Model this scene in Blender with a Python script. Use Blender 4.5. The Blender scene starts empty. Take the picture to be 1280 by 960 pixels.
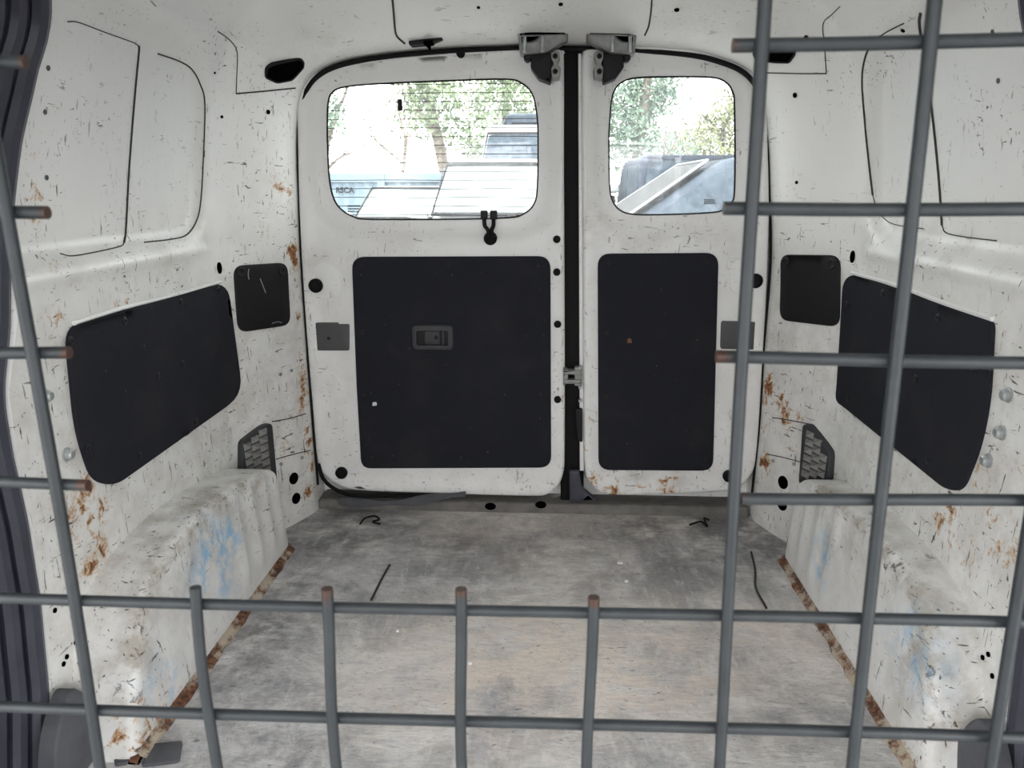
import bpy, bmesh, math, random
import numpy as np
from mathutils import Vector, Matrix
from mathutils.bvhtree import BVHTree
from mathutils.geometry import delaunay_2d_cdt

scene = bpy.context.scene
COL = scene.collection
random.seed(7)
RNG = np.random.default_rng(7)

# ------------------------------------------------------------------ camera
FPX = 960.0
PITCH, YAW = math.radians(14.5), math.radians(2.89)
CAM = Vector((0.05, 0.0, 0.93))
FW = Vector((-math.sin(YAW) * math.cos(PITCH), math.cos(YAW) * math.cos(PITCH), -math.sin(PITCH)))
RT = Vector((math.cos(YAW), math.sin(YAW), 0))
UP = RT.cross(FW)
cam_data = bpy.data.cameras.new('camera')
cam_data.sensor_width = 36
cam_data.lens = FPX / 1280 * 36
cam_data.clip_start = 0.02
cam_data.dof.use_dof = True
cam_data.dof.focus_distance = 2.0
cam_data.dof.aperture_fstop = 17
cam = bpy.data.objects.new('camera', cam_data)
R3 = Matrix((RT, UP, -FW)).transposed()
cam.matrix_world = Matrix.Translation(CAM) @ R3.to_4x4()
COL.objects.link(cam)
scene.camera = cam

# ------------------------------------------------------------------ sky, exposure
world = bpy.data.worlds.new('overcast_sky')
scene.world = world
world.use_nodes = True
bg = world.node_tree.nodes['Background']
bg.inputs['Color'].default_value = (0.985, 0.985, 1.0, 1)
bg.inputs['Strength'].default_value = 1.0
vs = scene.view_settings
vs.view_transform = 'Standard'
vs.look = 'None'
vs.gamma = 1
vs.use_curve_mapping = False
vs.exposure = 3.22
scene.cycles.use_denoising = True
scene.cycles.diffuse_bounces = 8
scene.cycles.max_bounces = 12
scene.cycles.transparent_max_bounces = 16


def portal(loc, rot, sx, sy):
    l = bpy.data.lights.new('window_portal', 'AREA')
    l.shape = 'RECTANGLE'
    l.size, l.size_y = sx, sy
    l.cycles.is_portal = True
    o = bpy.data.objects.new('window_portal', l)
    o.location = loc
    o.rotation_euler = rot
    COL.objects.link(o)


# ------------------------------------------------------------------ ray helpers
def ray(px, py):
    return FW + RT * ((px - 640) / FPX) - UP * ((py - 480) / FPX)


def onY(px, py, Y):
    d = ray(px, py)
    return CAM + d * (Y / d.y)


def onZ(px, py, z=0.0):
    d = ray(px, py)
    return CAM + d * ((z - CAM.z) / d.z)


def onX(px, py, X):
    d = ray(px, py)
    return CAM + d * ((X - CAM.x) / d.x)


# ------------------------------------------------------------------ materials
MATS = {}


class NT:
    def __init__(self, name):
        m = bpy.data.materials.new(name)
        m.use_nodes = True
        self.m, self.t = m, m.node_tree
        self.b = self.t.nodes['Principled BSDF']
        MATS[name] = m

    def n(self, typ, **kw):
        nd = self.t.nodes.new(typ)
        for k, v in kw.items():
            setattr(nd, k, v)
        return nd

    def l(self, a, b):
        self.t.links.new(a, b)

    def val(self, sock, v):
        if hasattr(v, 'is_output') or isinstance(v, bpy.types.NodeSocket):
            self.l(v, sock)
        else:
            sock.default_value = v

    def pos(self, scale=(1, 1, 1)):
        g = self.n('ShaderNodeNewGeometry')
        mp = self.n('ShaderNodeMapping')
        mp.inputs['Scale'].default_value = scale
        self.l(g.outputs['Position'], mp.inputs['Vector'])
        return mp.outputs['Vector']

    def noise(self, scale, detail=4, rough=0.55, vec=None, dist=0.0):
        nd = self.n('ShaderNodeTexNoise')
        nd.inputs['Scale'].default_value = scale
        nd.inputs['Detail'].default_value = detail
        nd.inputs['Roughness'].default_value = rough
        nd.inputs['Distortion'].default_value = dist
        self.l(vec if vec is not None else self.pos(), nd.inputs['Vector'])
        return nd.outputs['Fac']

    def math(self, op, a, b=0.0, c=None):
        nd = self.n('ShaderNodeMath', operation=op)
        self.val(nd.inputs[0], a)
        self.val(nd.inputs[1], b)
        if c is not None:
            self.val(nd.inputs[2], c)
        return nd.outputs[0]

    def step(self, v, lo, hi):
        nd = self.n('ShaderNodeMapRange', interpolation_type='SMOOTHSTEP')
        self.val(nd.inputs['Value'], v)
        nd.inputs['From Min'].default_value = lo
        nd.inputs['From Max'].default_value = hi
        return nd.outputs['Result']

    def mix(self, f, a, b):
        nd = self.n('ShaderNodeMix', data_type='RGBA')
        self.val(nd.inputs[0], f)
        for s, v in ((nd.inputs[6], a), (nd.inputs[7], b)):
            if isinstance(v, tuple):
                s.default_value = (*v, 1)
            else:
                self.l(v, s)
        return nd.outputs[2]

    def attr(self, name='wear'):
        a = self.n('ShaderNodeAttribute', attribute_name=name)
        s = self.n('ShaderNodeSeparateColor')
        self.l(a.outputs['Color'], s.inputs[0])
        return s.outputs

    def bump(self, h, strength=0.3, dist=0.004):
        nd = self.n('ShaderNodeBump')
        nd.inputs['Strength'].default_value = strength
        nd.inputs['Distance'].default_value = dist
        self.l(h, nd.inputs['Height'])
        self.l(nd.outputs[0], self.b.inputs['Normal'])

    def set(self, col=None, rough=None, metal=None, spec=None):
        if col is not None:
            if isinstance(col, tuple):
                self.b.inputs['Base Color'].default_value = (*col, 1)
            else:
                self.l(col, self.b.inputs['Base Color'])
        if rough is not None:
            self.val(self.b.inputs['Roughness'], rough)
        if metal is not None:
            self.b.inputs['Metallic'].default_value = metal
        if spec is not None:
            self.b.inputs['Specular IOR Level'].default_value = spec


def plain(name, col, rough=0.5, metal=0.0, var=0.15, scale=40, spec=None):
    t = NT(name)
    nz = t.noise(scale, 5)
    dark = tuple(c * (1 - var) for c in col)
    lite = tuple(min(1, c * (1 + var)) for c in col)
    t.set(t.mix(nz, dark, lite), rough, metal, spec)
    return t.m


def worn_paint(name, base=(0.80, 0.80, 0.775), chips=1.0, grime=0.0, blue=False):
    t = NT(name)
    w = t.attr()
    big = t.noise(3.0, 3)
    col = t.mix(t.step(big, 0.3, 0.7), tuple(c * 0.94 for c in base), base)
    # handled dirt
    dn = t.noise(14, 8, 0.65)
    dirt = t.math('MULTIPLY', t.step(dn, 0.34, 0.70), t.math('ADD', w[1], grime))
    dirt = t.math('MINIMUM', dirt, 0.9)
    col = t.mix(dirt, col, (0.40, 0.365, 0.31))
    # fine dark streaks: scratches lying in three directions
    scr = None
    for sc, sd, lo in (((150, 150, 22), 1.0, 0.645), ((26, 26, 130), 1.0, 0.65), ((95, 95, 95), 1.0, 0.675), ((50, 90, 40), 1.0, 0.685)):
        s = t.step(t.noise(sd, 3, 0.6, t.pos(sc), 0.6), lo, lo + 0.045)
        scr = s if scr is None else t.math('MAXIMUM', scr, s)
    area = t.step(t.math('ADD', t.noise(5.5, 3), t.math('MULTIPLY', t.math('ADD', w[0], w[1]), 0.35)), 0.40, 0.66)
    scr = t.math('MULTIPLY', t.math('MULTIPLY', scr, area), chips * 0.95)
    col = t.mix(scr, col, (0.07, 0.052, 0.04))
    # rust
    rn = t.noise(38, 9, 0.68, None, 0.5)
    rv = t.math('ADD', rn, t.math('MULTIPLY', w[0], 0.34))
    halo = t.step(rv, 0.72, 0.83)
    core = t.step(rv, 0.79, 0.88)
    col = t.mix(t.math('MULTIPLY', halo, 0.8), col, (0.50, 0.30, 0.12))
    rc = t.mix(t.step(t.noise(120, 4), 0.4, 0.62), (0.11, 0.045, 0.022), (0.36, 0.145, 0.04))
    col = t.mix(core, col, rc)
    # knocked edges where the handling was hardest
    ek = t.math('MULTIPLY', t.step(t.noise(48, 9, 0.72, None, 0.6), 0.56, 0.62), t.step(w[1], 0.62, 0.98))
    col = t.mix(t.math('MULTIPLY', ek, 0.85), col, (0.07, 0.06, 0.05))
    if blue:
        bn = t.step(t.noise(24, 7, 0.7), 0.42, 0.62)
        col = t.mix(t.math('MULTIPLY', bn, w[2]), col, (0.30, 0.50, 0.68))
    t.set(col, t.math('ADD', 0.38, t.math('MULTIPLY', t.math('MAXIMUM', core, dirt), 0.4)))
    h = t.math('SUBTRACT', t.math('MULTIPLY', t.noise(9, 3), 0.6), t.math('MULTIPLY', scr, 0.35))
    h = t.math('ADD', h, t.math('MULTIPLY', core, -0.3))
    t.bump(h, 0.35, 0.004)
    return t.m


worn_paint('worn_white_paint')
worn_paint('door_white_paint', base=(0.80, 0.80, 0.785), chips=0.8)
worn_paint('roof_white_paint', base=(0.78, 0.78, 0.755), chips=0.55)
worn_paint('arch_white_paint', base=(0.77, 0.77, 0.75), chips=1.0, grime=0.2, blue=True)


def carpet():
    t = NT('black_carpet')
    a = t.noise(420, 3, 0.6)
    b = t.noise(7, 6, 0.6)
    col = t.mix(a, (0.011, 0.012, 0.016), (0.030, 0.031, 0.037))
    col = t.mix(t.math('MULTIPLY', t.step(b, 0.45, 0.8), 0.35), col, (0.045, 0.043, 0.045))
    lint = t.step(t.noise(1.0, 2, 0.5, t.pos((130, 130, 60))), 0.765, 0.79)
    col = t.mix(t.math('MULTIPLY', lint, 0.5), col, (0.25, 0.24, 0.22))
    t.set(col, 0.95, None, 0.1)
    t.bump(a, 0.6, 0.002)


carpet()


def floor_mat():
    t = NT('worn_grey_floor')
    w = t.attr()
    n1 = t.noise(4.5, 10, 0.68, None, 0.8)
    n2 = t.noise(1.0, 10, 0.74, t.pos((9, 34, 1)), 0.8)
    n3 = t.noise(1.0, 8, 0.7, t.pos((34, 12, 1)), 0.5)
    n4 = t.noise(60, 5, 0.7)
    col = t.mix(t.step(n1, 0.36, 0.64), (0.27, 0.272, 0.282), (0.80, 0.78, 0.755))
    col = t.mix(t.math('MULTIPLY', t.step(n2, 0.44, 0.66), 0.62), col, (0.25, 0.262, 0.29))
    col = t.mix(t.math('MULTIPLY', t.step(n3, 0.50, 0.66), 0.5), col, (0.82, 0.80, 0.77))
    warm = t.math('MULTIPLY', t.step(t.noise(7, 8, 0.68), 0.28, 0.58), w[0])
    col = t.mix(t.math('MINIMUM', t.math('MULTIPLY', warm, 1.0), 0.9), col, (0.84, 0.735, 0.63))
    dk = t.math('MULTIPLY', t.step(t.noise(13, 9, 0.74), 0.34, 0.62), w[1])
    col = t.mix(t.math('MINIMUM', dk, 0.8), col, (0.115, 0.11, 0.105))
    wt = t.math('MULTIPLY', t.step(t.noise(15, 8, 0.72), 0.44, 0.64), w[2])
    col = t.mix(t.math('MINIMUM', wt, 0.9), col, (0.74, 0.74, 0.74))
    marks = t.step(t.noise(1.0, 3, 0.6, t.pos((34, 100, 1)), 1.5), 0.655, 0.70)
    col = t.mix(t.math('MULTIPLY', marks, 0.7), col, (0.06, 0.06, 0.062))
    col = t.mix(t.math('MULTIPLY', t.step(n4, 0.35, 0.75), 0.30), col, (0.60, 0.58, 0.56))
    fine = t.noise(1.0, 8, 0.75, t.pos((60, 170, 1)), 0.4)
    col = t.mix(t.math('MULTIPLY', t.step(fine, 0.52, 0.66), 0.34), col, (0.13, 0.132, 0.14))
    chips = t.step(t.noise(75, 2, 0.5), 0.77, 0.79)
    col = t.mix(t.math('MULTIPLY', chips, 0.7), col, (0.70, 0.69, 0.66))
    t.set(col, t.math('ADD', 0.5, t.math('MULTIPLY', n1, 0.25)))
    t.bump(t.math('ADD', t.math('MULTIPLY', n4, 0.4), n2), 0.5, 0.008)


floor_mat()


def rust_mat():
    t = NT('rusty_white_flange')
    n = t.noise(17, 10, 0.7)
    c = t.mix(t.step(t.noise(90, 5), 0.38, 0.62), (0.06, 0.027, 0.018), (0.20, 0.085, 0.038))
    t.set(t.mix(t.step(n, 0.43, 0.56), t.mix(t.noise(40, 5), (0.55, 0.49, 0.40), (0.36, 0.29, 0.21)), c), 0.85)
    t.bump(t.noise(120, 5), 0.5, 0.004)


rust_mat()


def wire_mat():
    t = NT('galvanised_wire')
    n = t.noise(60, 5)
    c = t.mix(n, (0.015, 0.019, 0.0215), (0.038, 0.045, 0.049))
    w = t.attr()
    r = t.step(t.math('ADD', t.noise(28, 6, 0.6), t.math('MULTIPLY', w[0], 0.5)), 0.66, 0.78)
    t.set(t.mix(t.math('MULTIPLY', r, 0.85), c, (0.060, 0.026, 0.015)), 0.5, 0.2)
    t.bump(t.noise(200, 4), 0.25, 0.001)


wire_mat()


def glass(name, haze, spots):
    t = NT(name)
    t.t.nodes.remove(t.b)
    out = t.t.nodes['Material Output']
    tr = t.n('ShaderNodeBsdfTransparent')
    tr.inputs['Color'].default_value = (0.69, 0.72, 0.71, 1)
    tl = t.n('ShaderNodeBsdfTranslucent')
    tl.inputs['Color'].default_value = (0.80, 0.86, 0.88, 1)
    gl = t.n('ShaderNodeBsdfGlossy')
    gl.inputs['Roughness'].default_value = 0.03
    d1 = t.math('MULTIPLY', t.step(t.noise(9, 7, 0.65), 0.25, 0.8), haze)
    d2 = t.math('MULTIPLY', t.step(t.noise(85, 6, 0.7), 0.52, 0.72), spots)
    fac = t.math('ADD', t.math('ADD', d1, d2), haze * 0.45)
    m1 = t.n('ShaderNodeMixShader')
    t.l(fac, m1.inputs[0])
    t.l(tr.outputs[0], m1.inputs[1])
    t.l(tl.outputs[0], m1.inputs[2])
    m2 = t.n('ShaderNodeMixShader')
    m2.inputs[0].default_value = 0.05
    t.l(m1.outputs[0], m2.inputs[1])
    t.l(gl.outputs[0], m2.inputs[2])
    t.l(m2.outputs[0], out.inputs['Surface'])


glass('rear_glass_clean', 0.050, 0.02)
glass('rear_glass_dirty', 0.05, 0.07)

plain('black_rubber', (0.006, 0.006, 0.0065), 0.7, spec=0.2)
plain('blue_grey_rubber', (0.040, 0.042, 0.058), 0.42, scale=18, var=0.4)
plain('black_hole', (0.002, 0.002, 0.002), 1.0, spec=0.0)
plain('black_plastic', (0.012, 0.012, 0.0135), 0.55, spec=0.22)
plain('charcoal_plastic', (0.040, 0.041, 0.045), 0.5, var=0.3, spec=0.3)
plain('grey_plate_plastic', (0.060, 0.061, 0.064), 0.5)
plain('seam_sealer', (0.035, 0.033, 0.030), 0.8)
plain('cast_metal', (0.23, 0.235, 0.225), 0.5, 0.3, 0.5, 60)
plain('zinc_bolt', (0.42, 0.45, 0.45), 0.4, 0.6, 0.3)
plain('grey_felt', (0.085, 0.087, 0.096), 0.9, var=0.5, scale=22)
plain('sill_metal', (0.15, 0.142, 0.13), 0.8, var=0.65, scale=20)
plain('dark_door_trim', (0.012, 0.012, 0.013), 0.8)
plain('cab_trim', (0.25, 0.25, 0.25), 0.7)
plain('heater_wire', (0.045, 0.04, 0.035), 0.6)
plain('rusty_steel', (0.17, 0.075, 0.04), 0.85, var=0.6, scale=60)
plain('pale_scuff', (0.28, 0.28, 0.28), 0.8)
plain('white_etch', (0.75, 0.75, 0.75), 0.7)
plain('studs_plastic', (0.20, 0.195, 0.185), 0.6, var=0.35)

# ------------------------------------------------------------------ object helpers
ORIG = {}


def tag(o, label=None, cat=None, group=None, kind=None):
    if label:
        o['label'] = label
    if cat:
        o['category'] = cat
    if group:
        o['group'] = group
    if kind:
        o['kind'] = kind
    return o


def obj(name, vf, mat, parent=None, wear=None, smooth=40, local=False, origin=None):
    verts, faces = vf
    V = np.array([tuple(v) for v in verts], dtype=float)
    if local:
        org = np.zeros(3)
    elif origin is not None:
        org = np.array(origin, dtype=float)
    else:
        lo, hi = V.min(0), V.max(0)
        org = np.array([(lo[0] + hi[0]) / 2, (lo[1] + hi[1]) / 2, lo[2]])
    me = bpy.data.meshes.new(name)
    me.from_pydata([tuple(v) for v in (V - org)], [], [tuple(f) for f in faces])
    if wear is not None:
        a = me.color_attributes.new('wear', 'FLOAT_COLOR', 'POINT')
        buf = np.ones((len(V), 4), dtype=np.float32)
        buf[:, :3] = wear(V) if callable(wear) else wear
        a.data.foreach_set('color', buf.ravel())
    me.validate()
    bm = bmesh.new()
    bm.from_mesh(me)
    bmesh.ops.recalc_face_normals(bm, faces=bm.faces)
    bm.to_mesh(me)
    bm.free()
    if smooth:
        for p in me.polygons:
            p.use_smooth = True
        me.set_sharp_from_angle(angle=math.radians(smooth))
    me.materials.append(MATS[mat])
    o = bpy.data.objects.new(name, me)
    COL.objects.link(o)
    po = np.zeros(3)
    if parent is not None:
        o.parent = parent
        if not local:
            po = ORIG[parent.name]
    o.location = tuple(org - po)
    ORIG[o.name] = org
    return o


def empty(name, loc, rz=0.0):
    o = bpy.data.objects.new(name, None)
    o.empty_display_size = 0.1
    COL.objects.link(o)
    o.location = loc
    o.rotation_euler = (0, 0, rz)
    ORIG[o.name] = np.array(loc, dtype=float)
    return o


def join(*vfs):
    V, F = [], []
    for v, f in vfs:
        k = len(V)
        V += [tuple(p) for p in v]
        F += [tuple(i + k for i in q) for q in f]
    return V, F


def box(lo, hi):
    (a, b, c), (d, e, f) = lo, hi
    V = [(a, b, c), (d, b, c), (d, e, c), (a, e, c), (a, b, f), (d, b, f), (d, e, f), (a, e, f)]
    return V, [(0, 3, 2, 1), (4, 5, 6, 7), (0, 1, 5, 4), (1, 2, 6, 5), (2, 3, 7, 6), (3, 0, 4, 7)]


def tube(pts, r, n=8, closed=False, flat=1.0, cap=True):
    pts = [Vector(p) for p in pts]
    rs = r if isinstance(r, (list, tuple)) else [r] * len(pts)
    V, F = [], []
    m = len(pts)
    ref = None
    for i, p in enumerate(pts):
        a = pts[(i - 1) % m] if (closed or i) else p
        b = pts[(i + 1) % m] if (closed or i < m - 1) else p
        t = (b - a).normalized()
        if ref is None:
            ref = t.orthogonal().normalized()
        ref = (ref - t * ref.dot(t)).normalized()
        s = t.cross(ref)
        for k in range(n):
            an = 2 * math.pi * k / n
            V.append(p + ref * (math.cos(an) * rs[i]) + s * (math.sin(an) * rs[i] * flat))
    for i in range(m if closed else m - 1):
        j = (i + 1) % m
        for k in range(n):
            l = (k + 1) % n
            F.append((i * n + k, i * n + l, j * n + l, j * n + k))
    if cap and not closed:
        F.append(tuple(range(n)))
        F.append(tuple(range((m - 1) * n, m * n)))
    return V, F


def smooth_path(pts, per=6):
    pts = [Vector(p) for p in pts]
    P = [pts[0] * 2 - pts[1]] + pts + [pts[-1] * 2 - pts[-2]]
    out = []
    for i in range(1, len(P) - 2):
        a, b, c, d = P[i - 1], P[i], P[i + 1], P[i + 2]
        for k in range(per):
            t = k / per
            out.append(0.5 * ((2 * b) + (c - a) * t + (2 * a - 5 * b + 4 * c - d) * t * t + (3 * b - a - 3 * c + d) * t ** 3))
    out.append(pts[-1])
    return out


def lathe(c, axis, prof, n=20, sx=1.0):
    """revolve (radius, height along axis) around axis at c"""
    c, ax = Vector(c), Vector(axis).normalized()
    up = Vector((0, 0, 1)) if abs(ax.z) < 0.9 else Vector((1, 0, 0))
    u = up.cross(ax).normalized()
    v = ax.cross(u)
    V, F = [], []
    for r, h in prof:
        for k in range(n):
            a = 2 * math.pi * k / n
            V.append(c + ax * h + u * (r * sx * math.cos(a)) + v * (r * math.sin(a)))
    for i in range(len(prof) - 1):
        for k in range(n):
            l = (k + 1) % n
            F.append((i * n + k, i * n + l, (i + 1) * n + l, (i + 1) * n + k))
    F.append(tuple(range(n)))
    F.append(tuple(range((len(prof) - 1) * n, len(prof) * n)))
    return V, F


def rounded(poly, r, n=6):
    m = len(poly)
    rs = r if isinstance(r, (list, tuple)) else [r] * m
    out = []
    for i in range(m):
        p = np.array(poly[i], float)
        a = np.array(poly[i - 1], float) - p
        b = np.array(poly[(i + 1) % m], float) - p
        la, lb = np.linalg.norm(a), np.linalg.norm(b)
        if rs[i] <= 0:
            out.append(tuple(p))
            continue
        t = min(rs[i], la * 0.48, lb * 0.48)
        A, B = p + a / la * t, p + b / lb * t
        for k in range(n + 1):
            s = k / n
            out.append(tuple((1 - s) ** 2 * A + 2 * s * (1 - s) * (p * 0.62 + (A + B) / 2 * 0.38) * 1.0 + s * s * B) if False else
                       tuple((1 - s) ** 2 * A + 2 * s * (1 - s) * p + s * s * B))
    return out


def resample(poly, step):
    out = []
    m = len(poly)
    for i in range(m):
        a, b = np.array(poly[i]), np.array(poly[(i + 1) % m])
        k = max(1, int(np.linalg.norm(b - a) / step))
        for j in range(k):
            out.append(tuple(a + (b - a) * j / k))
    return out


def area2(poly):
    p = np.array(poly)
    q = np.roll(p, -1, 0)
    return 0.5 * np.sum(p[:, 0] * q[:, 1] - q[:, 0] * p[:, 1])


def inset(poly, d):
    p = np.array(poly, float)
    if abs(d) < 1e-9:
        return [tuple(x) for x in p]
    e = np.roll(p, -1, 0) - p
    e /= np.maximum(np.linalg.norm(e, axis=1, keepdims=True), 1e-9)
    nr = np.stack([-e[:, 1], e[:, 0]], 1) * (1 if area2(poly) > 0 else -1)
    a = nr + np.roll(nr, 1, 0)
    l = np.linalg.norm(a, axis=1, keepdims=True)
    a = a / np.maximum(l, 1e-6)
    cosv = np.maximum(np.sum(a * nr, 1, keepdims=True), 0.5)
    return [tuple(x) for x in p + a * d / cosv]


def inside(pts, poly):
    pts = np.asarray(pts, float).reshape(-1, 2)
    p = np.array(poly)
    x, y = pts[:, 0:1], pts[:, 1:2]
    x0, y0 = p[:, 0], p[:, 1]
    x1, y1 = np.roll(x0, -1), np.roll(y0, -1)
    cond = (y0 > y) != (y1 > y)
    with np.errstate(divide='ignore', invalid='ignore'):
        xi = (x1 - x0) * (y - y0) / (y1 - y0) + x0
    return (np.sum(cond & (x < xi), 1) % 2) == 1


def polydist(pts, poly):
    pts = np.asarray(pts, float).reshape(-1, 2)
    p = np.array(poly)
    best = np.full(len(pts), 1e9)
    for i in range(len(p)):
        a, b = p[i], p[(i + 1) % len(p)]
        ab = b - a
        t = np.clip(((pts - a) @ ab) / max(ab @ ab, 1e-12), 0, 1)
        best = np.minimum(best, np.linalg.norm(pts - a - t[:, None] * ab, axis=1))
    return best


def sdist(pts, poly):
    d = polydist(pts, poly)
    return np.where(inside(pts, poly), -d, d)


def sstep(x, a, b):
    t = np.clip((x - a) / (b - a), 0, 1)
    return t * t * (3 - 2 * t)


def slab(outline, mapf, h0, h1, bevel=0.002, spacing=None, holes=(), hole_h=None, segs=3, relief=None):
    """plate over a 2-D outline; mapf(u, v, h) gives the 3-D point"""
    V, F = [], []

    def ring(poly, h):
        k = len(V)
        rv = relief(np.array(poly)) if relief and h >= h1 - bevel - 1e-9 else np.zeros(len(poly))
        for (u, v), r in zip(poly, rv):
            V.append(mapf(u, v, h + r))
        return k

    n = len(outline)
    rings = [ring(outline, h0)]
    last = outline
    for s in range(segs + 1):
        a = s / segs * math.pi / 2
        last = inset(outline, bevel * (1 - math.cos(a)))
        rings.append(ring(last, h1 - bevel + bevel * math.sin(a)))
    for a, b in zip(rings[:-1], rings[1:]):
        for k in range(n):
            l = (k + 1) % n
            F.append((a + k, a + l, b + l, b + k))
    pts = [Vector(p) for p in last]
    edges = [(k, (k + 1) % n) for k in range(n)]
    for hl in holes:
        o = len(pts)
        pts += [Vector(p) for p in hl]
        edges += [(o + k, o + (k + 1) % len(hl)) for k in range(len(hl))]
    if spacing:
        P = np.array(last)
        lo, hi = P.min(0), P.max(0)
        gu, gv = np.meshgrid(np.arange(lo[0], hi[0], spacing), np.arange(lo[1], hi[1], spacing))
        g = np.stack([gu.ravel(), gv.ravel()], 1)
        ok = inside(g, last) & (polydist(g, last) > spacing * 0.45)
        for hl in holes:
            ok &= ~inside(g, hl) & (polydist(g, hl) > spacing * 0.45)
        pts += [Vector(p) for p in g[ok]]
    co, ed, tri, ov, oe, of = delaunay_2d_cdt(pts, edges, [], 0, 1e-6)
    cen = np.array([[sum(co[i][0] for i in t) / len(t), sum(co[i][1] for i in t) / len(t)] for t in tri])
    ok = inside(cen, last)
    for hl in holes:
        ok &= ~inside(cen, hl)
    # top vertices: reuse the last ring for outline points
    idx = {}
    rv = relief(np.array([(c[0], c[1]) for c in co])) if relief else np.zeros(len(co))
    for i, c in enumerate(co):
        src = min(ov[i]) if ov[i] else -1
        if 0 <= src < n:
            idx[i] = rings[-1] + src
        else:
            idx[i] = len(V)
            u, v = c[0], c[1]
            V.append(mapf(u, v, h1 + rv[i]))
    for t, k in zip(tri, ok):
        if k:
            F.append(tuple(idx[i] for i in t))
    for hl in holes:
        hh = h0 if hole_h is None else hole_h
        m = len(hl)
        levels = []
        for s in (0.0, 0.08, 0.3, 1.0):
            k = len(V)
            q = inset(hl, {0.0: 0, 0.08: 0.001, 0.3: 0.002, 1.0: 0.004}[s])
            rq = relief(np.array(q)) if relief else np.zeros(len(q))
            for (u, v), r in zip(q, rq):
                top = h1 + r
                V.append(mapf(u, v, top + (hh - top) * s))
            levels.append(k)
        for a, b in zip(levels[:-1], levels[1:]):
            for k in range(m):
                l = (k + 1) % m
                F.append((a + k, a + l, b + l, b + k))
    return V, F


# ------------------------------------------------------------------ the van body shell
YR = 1.80        # where the straight side section ends
YD = 2.07        # plane of the rear door opening
MAIN = [(.742, 0), (.746, .15), (.75, .30), (.753, .50), (.755, .70), (.755, .80), (.750, .90), (.735, 1.02), (.708, 1.14), (.675, 1.22), (.625, 1.29),
        (.55, 1.335), (.42, 1.36), (.25, 1.37), (0, 1.375)]
OPEN = [(.632, 0), (.634, .15), (.636, .30), (.637, .50), (.637, .70), (.635, .80), (.631, .90), (.626, 1.02), (.615, 1.115), (.598, 1.170), (.560, 1.213),
        (.495, 1.240), (.38, 1.258), (.22, 1.270), (0, 1.276)]


def dense(poly, per=12):
    p = smooth_path([Vector((a, b, 0)) for a, b in poly], per)
    return np.array([(v.x, v.y) for v in p])


OPEN_R = [(x - .028 * max(0, min(1, (z - .75) / .35)) + .006 * (z < .5), z) for x, z in OPEN[:-3]] + OPEN[-3:]
PM, PO = dense(MAIN), dense(OPEN)
POS = {-1: PO, 1: dense(OPEN_R)}
NP = len(PM)
SPLIT = 12 * 9 + 4         # profile index where wall turns into ceiling


def front_edge(z):
    """rear edge of the sliding-door opening, leaning back towards the top"""
    return np.interp(z, [0, .15, .29, .43, .545, .63, .73, .85, 1.03, 1.135, 1.18, 1.3], [1.0, 1.04, 1.06, 1.065, 1.06, 1.065, 1.11, 1.15, 1.205, 1.232, 1.23, 1.15])


WIN_REC = rounded([(1.00, .815), (1.79, .815), (1.77, 1.20), (1.00, 1.235)], [0, .12, .16, 0])
PANEL_REC = None


def ease(t):
    return np.where(t <= 0, 0, t ** 1.0) * 0.55 + sstep(t, 0, 1) * 0.45


def body_point(i, Y, side):
    """shell point for profile index i (0 = floor, NP-1 = roof centre) at station Y"""
    t = np.clip((Y - YR) / (YD - YR), 0, 1)
    e = ease(t)
    P2 = POS[side]
    x = PM[i, 0] * (1 - e) + P2[i, 0] * e
    z = PM[i, 1] * (1 - e) + P2[i, 1] * e
    return x * side, z


def wall_relief(Y, z):
    q = np.stack([Y, z], 1)
    sd = sdist(q, WIN_REC)
    out = 0.024 * (1 - sstep(sd, -0.022, 0.022))
    # shallow shelf above the wheel arch and a bead under the window
    out -= 0.007 * np.exp(-((z - .785) / .014) ** 2) * (1 - sstep(Y, 1.74, 1.82))
    return out


def shell(side, i0, i1, y_front, relief):
    ny = 96
    V, F = [], []
    idx = np.arange(i0, i1 + 1)
    for j in range(ny + 1):
        s = j / ny
        s = s if s < 0.5 else s
        for i in idx:
            yf = y_front(PM[i, 1]) if callable(y_front) else y_front
            Y = yf + (YD - yf) * s
            x, z = body_point(i, Y, side)
            V.append((x, Y, z))
    V = np.array(V)
    if relief:
        V[:, 0] += side * wall_relief(V[:, 1], V[:, 2])
    m = len(idx)
    for j in range(ny):
        for k in range(m - 1):
            F.append((j * m + k, j * m + k + 1, (j + 1) * m + k + 1, (j + 1) * m + k))
    # return flange of the rear opening
    k0 = len(V)
    ex = V[ny * m:(ny + 1) * m].copy()
    ex[:, 1] += 0.11
    V = np.vstack([V, ex])
    for k in range(m - 1):
        F.append((ny * m + k, ny * m + k + 1, k0 + k + 1, k0 + k))
    return V, F


VL, FL = shell(-1, 0, SPLIT, front_edge, True)
VR, FR = shell(1, 0, SPLIT, front_edge, True)
VCl, FCl = shell(-1, SPLIT, NP - 1, 0.30, False)
VCr, FCr = shell(1, SPLIT, NP - 1, 0.30, False)
bodyV, bodyF = join((VL, FL), (VR, FR), (VCl, FCl), (VCr, FCr))
BVH = BVHTree.FromPolygons([Vector(v) for v in bodyV], bodyF)


def hit(px, py):
    d = ray(px, py)
    loc, nor, i, dist = BVH.ray_cast(CAM, d.normalized())
    if loc is None:
        raise ValueError('no hit %s %s' % (px, py))
    if nor.dot(d) > 0:
        nor = -nor
    return loc, nor


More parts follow.
